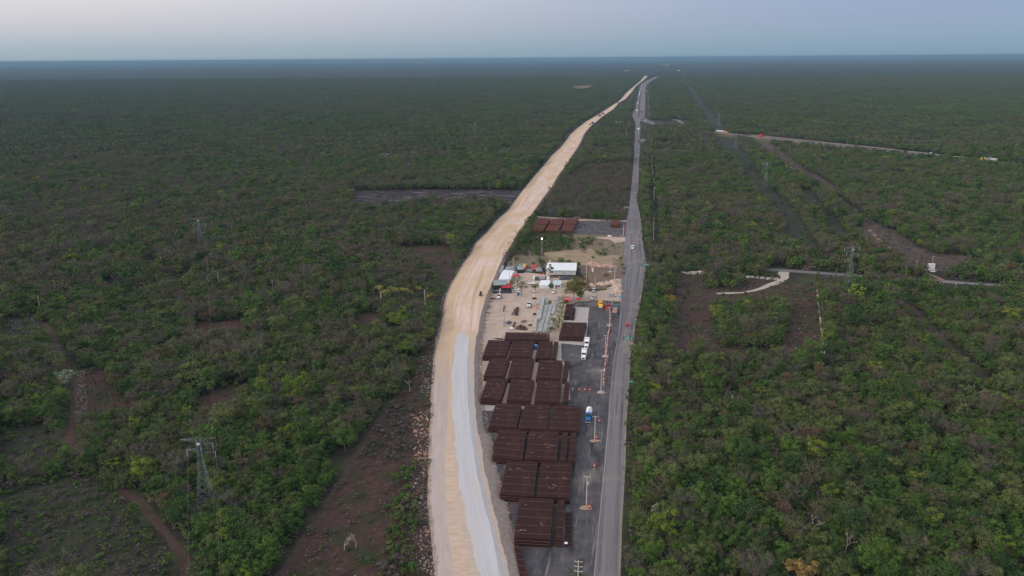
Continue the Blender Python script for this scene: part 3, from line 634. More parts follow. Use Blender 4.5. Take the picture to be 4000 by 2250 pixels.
def trailer(e, y0, L, m, box=True, s=1):
    if box == 'tank': MB().tube((0, y0-L, 2.2), (0, y0, 2.2), 1.3, 1.3, 14).build('trailer_tank', m, e)
    elif box: MB().box((0, y0-L/2, 2.4), (2.5, L, 2.6)).build('trailer_box', m, e)
    else: MB().box((0, y0-L/2, 1.2), (2.5, L, .3)).build('trailer_deck', m, e)
    wheels(e, [(-1, y0-L+1), (1, y0-L+1), (-1, y0-L+2.2), (1, y0-L+2.2)], .5, .3)
tractor(G(2281, 1396), TOW, 'white truck with sleeper cab facing the camera, front one of two nose to tail', m_wht, body='sleeper', L=7.6)
tractor(G(2292, 1352), TOW, 'white sleeper truck parked right behind the other white truck', m_wht, body='sleeper', L=7.6)
tractor(G(2299, 1635), TOW, 'blue cabbed truck with a rounded white tank, beside a power pole', m_blue, body='tank', L=8.6)
e = tractor(G(2373, 1206), TOW+.12, 'red truck with a folded black loader crane behind its cab', m_red, body='flat', L=7.5)
MB().tube((0, -.6, 1.3), (.4, -1.4, 4.0), .25, .2).tube((.4, -1.4, 4.0), (-.5, -3.2, 3.4), .2, .15).tube((-.5, -3.2, 3.4), (.2, -1.8, 4.4), .14).build('crane_arm', m_chass, e)
e = thing('flatbed_trailer', 'long rusty low loader trailer parked along the highway', 'trailer', G(2402, 1214), TOW)
MB().box((0, 1.2, .95), (2.7, 9.5, .3)).box((0, 6.1, .8), (2.7, .5, .55)).build('deck', mat('rusty deck', (.24,.15,.12), .9, scale=1.5, col2=(.38,.27,.22)), e)
MB().box((0, -5.0, 2.2), (2.8, .9, .35)).box((0, -4.8, 1.4), (2.5, 1.8, 1.3)).build('winch_frame', mat('blue grey paint', (.08,.16,.22), .6), e)
for yy_ in (4.6, 3.4, 2.2, -3): wheels(e, [(-1.15, yy_), (1.15, yy_)], .42, .25)
e = thing('mobile_crane', 'yellow mobile crane with folded boom in the upper yard', 'crane', G(2345, 1196), TOW+.08)
MB().box((0, 0, 1.0), (2.4, 8.0, .7)).prof([(2.4,1.3),(2.4,2.2),(3.6,2.0),(4.0,1.3)], -1.2, 1.2).build('carrier', m_yel, e)
MB().box((-.6, .6, 2.2), (1.1, 2.0, 1.6)).build('operator_cab', m_yel, e); MB().box((-.6, 1.62, 2.4), (.9, .05, .9)).build('windscreen', m_glass, e)
MB().tube((.5, 2.0, 2.6), (.8, -6.0, 3.6), .42, .32, 6).build('boom', mat('dull yellow paint', (.60,.32,.05), .6), e)
MB().box((0, -2.8, 1.9), (2.2, 1.6, 1.0)).build('counterweight', m_yel, e); MB().box((0, 4.6, .8), (2.0, .3, .4)).build('bumper', m_wht, e)
wheels(e, [(-1.1, 3), (1.1, 3), (-1.1, -2.2), (1.1, -2.2), (-1.1, -3.3), (1.1, -3.3)], .52, .3)
e = tractor(G(1950, 1166), heading(1963, 1140, 1942, 1180), 'white truck carrying a raised lattice boom over its bed', m_dirtyw, body='flat', L=7.0)
MB().tube((0, -1, 2), (.3, -6.5, 4.6), .35, .25, 4).tube((0, -.6, 1.2), (0, -1.0, 2.2), .4, .35).build('boom', m_silver, e)
e = tractor(G(2067, 1199), TOW, 'white stake bed truck in the middle of the camp yard', m_dirtyw, body='flat', L=6.2)
for sx_ in (-1.1, 1.1): MB().box((sx_, -1.2, 1.9), (.08, 3.4, .1)).box((sx_, -1.2, 2.4), (.08, 3.4, .1)).box((sx_, -2.8, 1.8), (.08, .1, 1.4)).box((sx_, .4, 1.8), (.08, .1, 1.4)).build('stake_side', m_silver, e)
car(G(2162, 1143), TOW, 'white pickup with both front doors open in front of the office', m_wht, 'pickup', name='pickup_truck', cat='pickup')
o_ = list(C.objects)[-1]
car(G(2319, 1139), TOW, 'silver blue car reversing on the gravel drive', m_silver, 'van')
car(G(2320, 1167), TOW-.55, 'white pickup parked askew on the edge of the dark yard', m_wht, 'pickup', name='pickup_truck', cat='pickup')
car(G(2394, 1157), heading(2380, 1157, 2410, 1159), 'silver sedan turning out towards the highway', m_silver, 'sedan')
car(G(2014, 1133), heading(1990, 1132, 2040, 1136), 'white pickup side on under the flowering camp tree', m_wht, 'pickup', name='pickup_truck', cat='pickup')
car(G(2014, 1141), heading(2040, 1142, 1990, 1140), 'white van half hidden behind the blue toilet', m_dirtyw, 'van', name='van', cat='van')
car(G(2095, 1141), heading(2120, 1141, 2070, 1143), 'white car half hidden below the bushy tree by the white tent', m_wht, 'sedan')
car(G(2470, 971), TOW, 'white van driving on the highway beside the far turning', m_wht, 'van', name='van', cat='van', s=1.1)
e = thing('three_wheeler', 'small red three wheeled taxi on the right lane of the highway', 'three wheeler', G(2450, 1274), AWAY)
MB().prof([(-1.2,.4),(-1.25,1.3),(-1.0,1.8),(.6,1.85),(1.0,1.2),(1.45,.7),(1.45,.35)], -.68, .68).build('body', m_red, e)
MB().prof([(.66,1.8),(.70,1.82),(1.06,1.22),(1.02,1.18)], -.55, .55).box((0, -1.24, 1.4), (.9, .06, .4)).build('windows', m_glass, e); wheels(e, [(0, 1.2), (-.6, -.8), (.6, -.8)], .26, .15)
def machine(loc, rz, label, m=m_chass, s=1, kind='grader', cat='machine'):
    e = thing('road_'+kind, label, cat, loc, rz); e.scale = (s, s, s)
    MB().prof([(-2.6,.7),(-2.6,1.9),(-.6,2.0),(-.6,.7)], -.9, .9).build('engine_housing', m, e)
    MB().box((0, .1, 2.2), (1.5, 1.3, 1.9)).build('operator_cab', m_glass, e); MB().box((0, .1, 3.2), (1.7, 1.6, .12)).build('cab_roof', m, e)
    if kind == 'roller':
        MB().tube((-1.0, 2.2, .75), (1.0, 2.2, .75), .75, .75, 16).build('drum', m_silver, e); wheels(e, [(-.9, -1.6), (.9, -1.6)], .75, .5)
    else:
        MB().tube((0, .7, 1.5), (0, 3.4, 1.3), .2).build('front_frame', m, e); MB().box((0, 1.9, .55), (3.2, .15, .6), .3).build('blade', m_silver, e)
        wheels(e, [(-.9, 3.3), (.9, 3.3), (-1, -1), (1, -1), (-1, -2.2), (1, -2.2)], .6, .35)
    return e
m_mud = mat('muddy brown paint', (.08,.05,.035), .8, var=.3)
machine(G(1878, 1154, 2.7), heading(1878, 1164, 1900, 1100), 'brown road roller working on the cream embankment beside the camp', m_mud, .75, 'roller', 'roller')
machine(G(2315, 488, 2.7), 1, 'dark machine on the right shoulder of the distant embankment', m_chass, 2.0)
machine(G(2341, 455, 2.7), .9, 'nearer of two small dark machines far along the embankment', m_chass, 1.6)
machine(G(2354, 447, 2.7), .9, 'farther of two small dark machines far along the embankment', m_chass, 1.6)
machine(G(2411, 403, 2.7), .9, 'tiny dark machine where the embankment narrows in the distance', m_chass, 1.6)
e = thing('concrete_mixer', 'small tipped concrete mixer with cream drum near the slabs', 'concrete mixer', G(2087, 1168), .4)
MB().tube((0, -.8, 1.2), (0, .9, 2.0), .5, 1.0, 10).tube((0, .9, 2.0), (0, 1.5, 2.3), 1.0, .5, 10).build('drum', m_sand, e); MB().box((0, 0, .6), (1.8, 2.6, .3)).build('frame', m_chass, e); wheels(e, [(-.9, -.8), (.9, -.8), (-.9, .9), (.9, .9)], .35)
e = thing('utility_trailer', 'small white flatbed trailer beside the camp drive', 'trailer', G(2077, 1112), heading(2060, 1112, 2090, 1113))
MB().box((0, 0, .8), (2.2, 4.2, .15)).box((1.05, 0, 1.1), (.08, 4.2, .5)).box((-1.05, 0, 1.1), (.08, 4.2, .5)).build('bed', m_wht, e); wheels(e, [(-1, -.4), (1, -.4), (-1, .5), (1, .5)], .35)
# traffic far along the highway, lamps lit
TR = [(2494,505,'white car with lit headlamps just short of the road bend',m_wht,'sedan',1.5),(2487,432,'lit white car beyond the bend, nearest in the oncoming lane',m_wht,'sedan',1.8),(2491.5,404,'second lit white car in the oncoming lane',m_wht,'van',1.8),
      (2498,369,'white lit van alone behind the queue on the divided road',m_wht,'van',2),(2499.6,358.5,'lit car at the front of the distant queue',m_silver,'van',2),(2505.6,351,'lit car in the inner lane of the distant queue',m_wht,'sedan',2),
      (2502,346.5,'dim car in the outer lane of the distant queue',m_silver,'sedan',2),(2506,340.5,'lit car next to last in the distant queue',m_wht,'sedan',2),(2506,334,'bright lit truck at the back of the distant queue',m_wht,'van',2.4),
      (2550.5,304.5,'bright lit car where the highway turns diagonal',m_wht,'van',2.4),(2564,299,'car with reddish lamps on the diagonal stretch',m_red,'van',2.4),(2592,286.5,'lit white truck on the far diagonal stretch',m_wht,'van',3),
      (2602.5,281.5,'first of two close white lit vehicles far away',m_wht,'van',3),(2611,279,'second of two close white lit vehicles far away',m_wht,'van',3),(2622,273,'farthest lit car on the diagonal stretch',m_wht,'van',3)]
for tx, ty, lb_, mm_, kd, s_ in TR: car(G(tx, ty, .1), TOW, lb_, mm_, kd, 'traffic far along the highway', True, s=s_ if s_ < 2 else 1+s_*.35)
tractor(G(2505, 441, .1), AWAY, 'dark box truck driving away on the divided road', m_chass, body='sleeper', L=8, s=1.35)
tractor(G(2562, 303, .1), AWAY, 'small red truck far up the highway', m_red, body='sleeper', L=9, s=1.6)
car(G(2519, 474, .1), heading(2519, 474, 2500, 466), 'white car with lit lamps on the curving slip road', m_wht, 'sedan', None, True, s=1.5)
car(G(2528, 358, .1), AWAY, 'white van parked right of the divided road', m_dirtyw, 'van', name='van', cat='van', s=1.8)
CR = heading(2931, 532, 3415, 583)
e = tractor(G(2834, 521, 4.1), CR, 'yellow truck pulling a pale trailer on the cross road, left end', m_yel, body=None, L=7, s=1.35); trailer(e, -2.8, 14, m_silver, 'tank')
tractor(G(2975, 535.5, 4.1), CR, 'bright red truck on the cross road', m_red, body='sleeper', L=7.5, s=1.35)
e = tractor(G(3635, 606, 4.1), CR, 'white truck pulling an empty dark flatbed on the cross road', m_wht, body=None, L=7, s=1.25); trailer(e, -2.8, 12, m_chass, False)
e = tractor(G(3835, 627, 4.1), CR+pi, 'yellow truck with a silver trailer at the right end of the cross road', m_yel, body=None, L=7, s=1.25); trailer(e, -2.8, 13, m_silver, True)
car(G(3600, 601, 4.1), CR, 'small white car passing the flatbed truck on the cross road', m_wht, 'sedan', s=1.4)
car(G(3086, 660), .6, 'white car alone in the bushes of the cleared strip', m_wht, 'van', s=1.2)

# ------------------------------------------------------------------ poles and pylons
def pole(bx, by, ty, label, arms=1, m=m_pole, armw=2.2, base=False, lamp=False, can=False, group='concrete utility poles', rz=AWAY):
    h = min(16, HT(bx, by, ty)); e = thing('utility_pole', label, 'utility pole', G(bx, by), rz, group)
    k = 1+max(0, (900-by))/500
    MB().tube((0, 0, 0), (0, 0, h), .21*k, .13*k, 8).build('shaft', m, e)
    for a in range(arms):
        z = h-.35-a*1.5; c = MB().box((0, 0, z), (armw, .12*k, .14*k)).build('crossarm', m, e)
        q = MB()
        for s in (-1, 0, 1): q.tube((s*armw*.44, 0, z+.07), (s*armw*.44, 0, z+.32), .07, .04)
        q.build('insulators', m_wht, c)
    if base: MB().prism([(cos(i*pi/4)*1.6, sin(i*pi/4)*1.3) for i in range(8)], 0, .45).build('footing', m_pad, e)
    if lamp: MB().blob((0, -.3, h-.3), .45, 8, 5, 0).build('lamp', m_lamp, e)
    if can: MB().tube((.35, -.1, h-3.2), (.35, -.1, h-2.2), .28).build('transformer', m_silver, e)
    return e, h
PO = [(2257,2330,2190,'power pole with three crossarms cut by the bottom edge of the photo',3,{}),(2291,1975,1859,'power pole on an orange soil patch beside the second row of stacks',1,{'can':True}),
      (2323,1719,1625,'power pole on orange soil beside the blue tanker truck',1,{}),(2347.6,1534,1444.6,'power pole at the end of the drum barrier row',1,{'base':True}),(2364,1393.5,1309,'power pole on a round footing right of the white trucks',1,{'base':True}),
      (2380.5,1272,1200,'power pole in front of the red crane truck',1,{'base':True}),(2391,1190,1121.5,'power pole behind the low loader trailer',1,{'armw':1.4}),(2400.7,1107,1048,'power pole with two crossarms behind the limestone heaps',2,{}),
      (2289.5,1116,1025,'tall bare pole beside the dark hedge right of the white shed',0,{}),(2310.6,1059,1007,'tall bare pole next to the white cylinder',0,{}),(2384,1063,1006,'bare pole on a stone footing near the highway edge',0,{'base':True}),
      (2324,1130,1076,'bare pole by the silver blue car',0,{}),(2202.4,1185,1127,'bare pole in front of the red canopy',0,{}),(2188,1253,1204,'short pale pole rising from the green hedge',0,{}),(2018,1155,1103,'pole beside the blue toilet',0,{}),
      (2003,1200.6,1138,'pole standing in the middle of the open camp yard',0,{}),(2005,1056,1009,'pole in front of the grey tarpaulins',0,{}),(1989.6,1101,1048,'pole in front of the white tarpaulin roof',0,{}),(1970,1275,1209,'thin pole above the small blue awning',0,{'m':m_poled}),
      (2364,991,945.6,'pole in the dry meadow above the bare mound',1,{'m':m_poled,'armw':1.2}),(2231,1135,1090,'pole behind the big yellow green camp tree',1,{'armw':1.5}),
      (855,1110,1062,'lone pole in the left forest clearing below the middle pylon',0,{'m':m_poled}),(159,1221,1150,'grey pole in the forest at the far left',0,{'m':m_poled}),(1488.6,1192.7,1139,'pole with a small transformer below the palm grove',0,{'can':True}),
      (1661,1193,1131,'pale pole right of the palm grove near the embankment',0,{}),(1067,1135,1093,'short pole in the forest left of the palm grove',1,{'m':m_poled,'armw':1.2}),
      (3576,1069,1018,'pole left of the white roadside billboard',1,{'m':m_poled,'armw':2}),(3641,1035,1000,'pole just behind the white roadside billboard',2,{'m':m_poled,'armw':2}),
      (2563,985.6,959,'short double pole right of the highway turning',1,{'armw':2})]
for bx, by, ty, lb_, ar_, kw in PO: pole(bx, by, ty, lb_, ar_, **kw)
pole(2116.4, 1014.6, 901, 'tall floodlight mast with a glowing lamp left of the bare mound', 0, lamp=True, m=m_poled)
for i, (bx, by, ty) in enumerate([(2551.7,939,896),(2553,896,850),(2554,793,728),(2554,728,697),(2549,699.5,670),(2547,673,644),(2545,650,606),(2544,604,577),(2543,577,532)]):
    pole(bx, by, ty, ['nearest','second','third','fourth','fifth','sixth','seventh','eighth','farthest'][i]+' pole in the cut line right of the highway', 1, m_poled, 1.6, group='poles in the cut line right of the highway')
for i, (bx, by, ty) in enumerate([(2447,540,480),(2456,500,470),(2462,465,452)]): pole(bx, by, ty, ['nearest','middle','farthest'][i]+' of three thin poles left of the far highway bend', 0, m_poled, 1.6, group='thin poles left of the highway bend')
for i, (bx, by, ty) in enumerate([(2537,462,430),(2535,425,395),(2533,392,360)]): pole(bx, by, ty, ['nearest','middle','farthest'][i]+' pole along the right side of the divided road', 0, m_pole, 1.6, group='poles right of the divided road')
for i, (bx, by, ty) in enumerate([(3013,534,520),(3147,545,530),(3310,562,546),(3492,575,560),(3695,597,582)]): pole(bx, by, ty, ['first','second','third','fourth','fifth'][i]+' pole from the left along the far side of the cross road', 0, m_poled, 1, group='poles along the cross road')
def pylon(bx, by, ty, label, rz, W=2.35, arms=((1.0, 5.6, -1), (1.0, 5.6, 1), (.93, 4.3, 1), (.85, 3.9, -1), (.80, 4.8, 1)), k=1.0):
    h = HT(bx, by, ty); e = thing('lattice_pylon', label, 'pylon', G(bx, by), rz, 'lattice power pylons'); r = .05*k
    wz = lambda z: W*(1-.80*min(1, z/(h*.8)))+ .0 if z < h*.8 else W*.20+.12
    mb = MB(); cs = [(-1, -1), (1, -1), (1, 1), (-1, 1)]; nl = 12; zs = [h*(1-(1-i/nl)**1.25) for i in range(nl+1)]
    for cx_, cy_ in cs:
        for a, b in zip(zs, zs[1:]): mb.tube((cx_*wz(a), cy_*wz(a), a), (cx_*wz(b), cy_*wz(b), b), r, r, 4)
    mb.build('legs', m_galv, e); mb = MB()
    for i, (a, b) in enumerate(zip(zs, zs[1:])):
        for j in range(4):
            p, q = cs[j], cs[(j+1) % 4]
            mb.tube((p[0]*wz(a), p[1]*wz(a), a), (q[0]*wz(b), q[1]*wz(b), b), r*.55, r*.55, 3)
            if i % 2 == 0 or i < 5: mb.tube((q[0]*wz(a), q[1]*wz(a), a), (p[0]*wz(b), p[1]*wz(b), b), r*.55, r*.55, 3)
            mb.tube((p[0]*wz(b), p[1]*wz(b), b), (q[0]*wz(b), q[1]*wz(b), b), r*.5, r*.5, 3)
    mb.build('bracing', m_galv, e)
    tips = []
    for f, L, s in arms:
        z = h*f; mb = MB(); w_ = wz(z); tip = (s*L, 0, z-.1)
        for cy_ in (-1, 1):
            mb.tube((s*w_, cy_*w_, z), tip, r*.8, r*.8, 3); mb.tube((s*w_, cy_*w_, z-1.1), tip, r*.7, r*.7, 3)
            for t_ in (.35, .65):
                A_ = Vector((s*w_, cy_*w_, z)).lerp(Vector(tip), t_); B_ = Vector((s*w_, cy_*w_, z-1.1)).lerp(Vector(tip), t_); mb.tube(A_, B_, r*.5, r*.5, 3); mb.tube(A_, Vector((s*w_, -cy_*w_, z)).lerp(Vector(tip), t_), r*.5, r*.5, 3)
        ao = mb.build('cross_arm', m_galv, e)
        if f < .99: MB().tube((s*L, 0, z-.2), (s*L, 0, z-2.3), .10*k, .10*k, 5).build('insulator_string', m_silver, ao)
        tips.append((s*L, 0, z-2.3 if f < .99 else z))
    MB().box((0, -wz(h*.93)-.08, h*.93), (.9, .05, .7)).build('number_plate', m_wht, e)
    return e, tips
LR = heading(807, 1975, 787, 969)
py1, t1 = pylon(808, 1975, 1712, 'large lattice pylon in the left foreground wood', LR-.25)
py2, t2 = pylon(787, 969, 853, 'lattice pylon in the middle distance on the left', LR-.25, k=1.15)
pylon(1515, 668, 598, 'faint lattice pylon far behind the burnt field', LR-.25, k=1.0)
pylon(1856, 545, 480, 'faintest lattice pylon on the left, near the horizon forest', LR-.25, k=1.0)
RR_ = heading(3306, 1157, 2988, 734)
ARM2 = ((.97, 5.6, -1), (.97, 5.0, 1), (.90, 3.8, -1), (.84, 4.6, 1), (.76, 4.6, -1))
pylon(3308, 1157, 960, 'tall lattice pylon beside the side road on the right', RR_+.5, 2.3, ARM2, 1.1)
pylon(2988, 734, 633.5, 'lattice pylon standing in the dark power line cut', RR_+.5, 2.3, ARM2, 1.25)
pylon(2873, 577, 522, 'lattice pylon just in front of the cross road', RR_+.5, 2.3, ARM2, 1.5)
pylon(2806, 492, 443, 'lattice pylon behind the cross road', RR_+.5, 2.3, ARM2, 1.7)
def cable(pts, label, r=.016, sag=1.2):
    mb = MB()
    for a, b in zip(pts, pts[1:]):
        n = 10; pr = None
        for i in range(n+1):
            t = i/n; p = Vector(a).lerp(Vector(b), t); p.z -= 4*sag*t*(1-t)
            if pr is not None: mb.tube(pr, p, r, r, 3)
            pr = p
    o = mb.build('power_cable', m_wire); tag(o, label, 'cable', 'overhead cables'); return o
def top(bx, by, ty, dx): 
    p = G(bx, by); return (p.x+dx, p.y, HT(bx, by, ty)-.1)
ch = [(2257,2330,2190),(2291,1975,1859),(2323,1719,1625),(2347.6,1534,1444.6),(2364,1393.5,1309),(2380.5,1272,1200)]
cable([top(*c, -.95) for c in ch], 'thin overhead cable along the left ends of the yard pole crossarms')
cable([top(*c, .95) for c in ch], 'thin overhead cable along the right ends of the yard pole crossarms')
for nm, i in (('left', 3), ('right', 4), ('middle', 2)):
    a_ = Matrix.Translation(py1.location) @ Matrix.Rotation(py1.rotation_euler.z, 4, 'Z') @ Vector(t1[i]); b_ = Matrix.Translation(py2.location) @ Matrix.Rotation(py2.rotation_euler.z, 4, 'Z') @ Vector(t2[i])
    c_ = a_+(a_-b_)*.55; cable([c_, a_, b_], 'sagging conductor hung from the %s arm of the foreground pylon' % nm, .016, 9)

# ------------------------------------------------------------------ drums, signs
drum0 = None
def drum(px, py, label, m, group, r=.33, h=1.1, s=1):
    e = thing('traffic_drum', label, 'drum', G(px, py), 0, group); e.scale = (s, s, s)
    MB().tube((0, 0, 0), (0, 0, h), r, r*.8, 10).build('drum_body', m, e); MB().tube((0, 0, h*.45), (0, 0, h*.68), r*.93, r*.88, 10).build('reflective_band', m_wht if m != m_wht else m_org, e)
    MB().box((0, 0, .04), (.8, .8, .08)).build('foot', m_chass, e)
dl = [(2383,1271),(2376,1320),(2370,1385),(2361,1440),(2357,1504)]
N_ = 40
ordn = lambda i: 'near end' if i > 30 else ('middle' if i > 12 else 'far end')
for i in range(N_):
    t_ = i/(N_-1); y_ = 1268+(1506-1268)*t_; x_ = float(np.interp(y_, [1268,1310,1360,1400,1440,1505], [2383,2376,2371,2367,2362,2356.5]))
    if 1392 < y_ < 1400: continue
    if y_ > 1400 and i % 3 == 1: continue
    wh = i % 4 == 2
    drum(x_+random.uniform(-.6, .6), y_, '%s drum in the %s of the barrier row beside the power poles' % ('white' if wh else 'red', ordn(i)), m_wht if wh else m_org if i % 5 == 0 else m_red, 'traffic drums in the barrier row')
for (x_, y_, lb_) in [(2341,1648,'red drum right of the pole near the blue tanker'),(2332,1713,'red drum at the foot of the pole near the tanker'),(2322,1823,'red drum standing alone between two poles in the open yard'),(2303,1983,'red drum at the foot of the nearest complete pole'),
                      (2385,1224,'red drum beside the low loader, farther one'),(2386,1248,'red drum beside the low loader, nearer one'),(2263.5,1526,'red drum beside the third row of stacks'),(2284.5,1526,'small red drum in the short crosswise line'),(2305,1526,'red and white drum in the short crosswise line'),(2410,1146,'red drum at the foot of the big limestone cone')]:
    drum(x_, y_, lb_, m_red, 'single traffic drums', s=1.15)
drum(2236, 1525, 'white drum at the left end of the short crosswise line', m_wht, 'single traffic drums')
for i in range(11): drum(2437-i*.15, 880+i*4.3, 'red drum in the %s part of the far yard barrier row' % ('far' if i < 4 else 'middle' if i < 8 else 'near'), m_org if i % 2 else m_red, 'drums in the far yard barrier row', s=1.2)
def text(parent, s, size, loc, m, name='lettering', rot=(pi/2, 0, 0), shear=0):
    cu = bpy.data.curves.new(name, 'FONT'); cu.body = s; cu.size = size; cu.align_x = 'CENTER'; cu.align_y = 'CENTER'; cu.extrude = .01; cu.shear = shear; cu.offset = .012
    o = bpy.data.objects.new(name, cu); C.objects.link(o); o.parent = parent; o.location = loc; o.rotation_euler = rot; cu.materials.append(m)
    bpy.context.view_layer.update(); me = bpy.data.meshes.new_from_object(o.evaluated_get(bpy.context.evaluated_depsgraph_get())); q = bpy.data.objects.new(name, me); C.objects.link(q)
    q.parent = parent; q.location = loc; q.rotation_euler = rot; bpy.data.objects.remove(o); return q
def arrow(e, x, z, y=-.09):
    MB().add([(x-.28, y, z), (x+.28, y, z), (x, y, z+.42), (x-.28, y-.01, z), (x+.28, y-.01, z), (x, y-.01, z+.42)], [(0,1,2), (3,5,4), (0,3,4,1), (1,4,5,2), (2,5,3,0)]).box((x, y, z-.2), (.16, .02, .4)).build('arrow', m_wht, e)
def gantry(bx, by, w_, h_, z, label, lines, back=False, s=1, rz=0, mf=m_green):
    e = thing('road_sign', label, 'road sign', G(bx, by), rz, None)
    MB().tube((0, 0, 0), (0, 0, z+h_), .16, .13, 8).build('post', m_poled, e)
    MB().box((-w_/2-.1, -.04, z+h_/2), (w_, .08, h_)).build('panel', m_galv if back else mf, e)
    if not back:
        for i, l in enumerate(lines): text(e, l, .85*s, (-w_/2-.55*s, -.1, z+h_-(i+.55)*h_/len(lines)), m_wht)
    MB().tube((0, .05, z+h_*.5), (-w_*.9, .05, z+h_*.5), .07).build('arm', m_poled, e)
    return e
e = gantry(2471.5, 1364, 4.9, 1.75, 5.0, 'green overhead road sign reading MUNA and UXMAL above the highway', ['MUNA', 'UXMAL']); arrow(e, -.75, 5.35+.7); arrow(e, -.75, 5.35-.05)
e = gantry(2533, 1066, 4.9, 1.5, 5.0, 'green overhead road sign at the highway turning', []); arrow(e, -.7, 5.6)
mb = MB()
for i, (zz, ww) in enumerate(((6.05, 2.6), (5.5, 2.9))):
    for j in range(5): mb.box((-3.9+j*.6, -.1, zz), (.32, .02, .28))
mb.build('faded_marks', m_wht, e)
e = thing('road_sign', 'small green direction sign on a post right of the highway', 'road sign', G(2456, 1513)); MB().tube((0, 0, 0), (0, 0, 3.3), .08).build('post', m_galv, e); MB().box((.9, -.05, 2.7), (2.2, .06, .8)).build('panel', mat('faded green', (.12,.42,.30), .6), e); MB().box((1.0, -.05, 3.3), (.6, .06, .35)).build('top_plate', m_galv, e)
gantry(2438, 832, 5, 1.8, 4.5, 'back of a grey overhead sign left of the highway beyond the far yard', [], True, rz=pi)
gantry(2424, 995, 4.5, 1.6, 5, 'back of a grey overhead sign left of the highway by the meadow', [], True, rz=pi)
gantry(2505, 676, 4.5, 1.5, 4, 'pale sign right of the highway in the distance', [], True, rz=0)
e = thing('road_sign', 'pale green slanted road sign on a post beside the side road', 'road sign', G(3536, 1079), .9); MB().tube((0, 0, 0), (0, 0, 6.5), .12).build('post', m_galv, e); MB().box((1.3, 0, 5.6), (2.6, .1, 1.7)).build('panel', mat('grey green panel', (.35,.46,.44), .6), e)
for x_, y_, lb_ in ((3748,1088,'small marker sign with a pale plate beyond the side road'),(3683,1112,'left marker post on the near verge of the side road'),(3733,1120,'short white middle marker post on the near verge'),(3784,1120,'right marker post on the near verge of the side road')):
    e = thing('marker_post', lb_, 'marker post', G(x_, y_)); MB().tube((0, 0, 0), (0, 0, 1.9), .09).build('post', m_pole, e); MB().box((0, -.05, 1.8), (.8, .08, .5)).build('plate', m_sand, e)
# billboard / kiosk by the side road
e = thing('roadside_billboard', 'white square roadside board on a pale plinth by the side road', 'billboard', G(3635, 1057), -.1)
MB().box((0, 0, 2.6), (4.6, .9, 4.6)).build('board', m_wht, e); MB().box((0, -.2, .25), (7.0, 2.6, .5)).build('plinth', m_pad, e); MB().blob((.0, -3.6, .3), 1.6, 10, 4, .1, (1.1, .5, .25)).build('step', m_wht, e)
mk = MB(); rr_ = random.Random(3)
for i in range(16): mk.box((rr_.uniform(-1.9, 1.9), -.47, rr_.uniform(1.2, 4.3)), (rr_.uniform(.2, .7), .02, rr_.uniform(.1, .3)))
mk.build('faded_print', mat('faded print', (.45,.45,.47), .8), e)

# ------------------------------------------------------------------ camp buildings
def quad_house(c4, h, label, name, cat, mw, mr, over=.3, ridge=0, slope=0, parts=None):
    """c4: ground corners in px, far-left, far-right, near-right, near-left"""
    q = [G(*p) for p in c4]; c = sum(q, Vector())/4; q = [p-c for p in q]
    e = thing(name, label, cat, c); cx = [(p.x, p.y) for p in (q[3], q[2], q[1], q[0])]
    MB().prism(cx, 0, h-.02).build('walls', mw, e)
    k = 1+over/3; rc = [(x*k, y*k) for x, y in cx]; rb = MB()
    if ridge:
        m0 = ((rc[0][0]+rc[3][0])/2, (rc[0][1]+rc[3][1])/2); m1 = ((rc[1][0]+rc[2][0])/2, (rc[1][1]+rc[2][1])/2)
        v = [(*p, h) for p in rc]+[(*m0, h+ridge), (*m1, h+ridge)]
        rb.add(v, [(0,1,5,4), (2,3,4,5), (0,4,3), (1,2,5), (3,2,1,0)])
    else: rb.prism(rc, [h, h, h+slope, h+slope], [h+.15, h+.15, h+slope+.15, h+slope+.15])
    rb.build('roof', mr, e); return e, [Vector((*p, 0)) for p in cx], h
e, c_, h_ = quad_house([(2142,1052),(2250,1053),(2248.5,1074),(2133,1073)], 3.0, 'long white shed with a pale metal roof and a row of small windows', 'shed', 'shed', m_wallw, m_roofw, .15, 0, 1.6)
for i in range(10):
    p = c_[0].lerp(c_[1], (i+.6)/10.3); w1 = MB().box((p.x, p.y-.04, 2.3), (.85, .06, .45)).build('window', m_wht, e); MB().box((p.x, p.y-.08, 2.3), (.7, .03, .3)).build('pane', m_glass, w1)
for t_ in (.33, .62, .86): p = c_[0].lerp(c_[1], t_); MB().box((p.x, p.y-.05, .95), (.8, .06, 1.9)).build('door', m_silver, e)
e = thing('roof_tank', 'small cream water tank standing behind the white shed roof', 'water tank', G(2149, 1050)); MB().tube((0, 0, 4.2), (0, 0, 6.0), .6, .6, 12).blob((0, 0, 6.0), .6, 10, 4, 0, (1, 1, .4)).build('tank', m_sand, e); MB().box((0, 0, 2.1), (1.2, 1.2, 4.2)).build('stand', m_chass, e)
o = MB().tube((0, 0, 0), (0, 0, 2.6), .45, .45, 12).blob((0, 0, 2.6), .45, 10, 4, 0, (1, 1, .5)).build('water_cylinder', m_wht); o.location = G(2316, 1062); tag(o, 'white upright cylinder beside the tall bare pole', 'tank')
e, c_, h_ = quad_house([(1969,1066),(2009,1070),(1992,1103),(1948,1104)], 2.2, 'white tarpaulin shelter with a bright roof next to the embankment', 'tarpaulin_shelter', 'shelter', m_tarpw, m_tarpw, .1, .9)
e, c_, h_ = quad_house([(1929,1117),(1982,1118),(1978,1131),(1928,1133)], 3.0, 'dark open workshop with a grey sheet roof', 'workshop', 'workshop', m_chass, m_roofg, .1, 0, .8)
e, c_, h_ = quad_house([(1962,1124),(1996,1124),(1993,1137),(1960,1136)], 2.2, 'dark red roofed lean to beside the workshop', 'lean_to', 'shelter', m_chass, m_redc, .1, 0, .3)
o = MB(); q = [G(*p) for p in ((1927,1133),(1928,1147),(1997,1146),(1999,1134))]
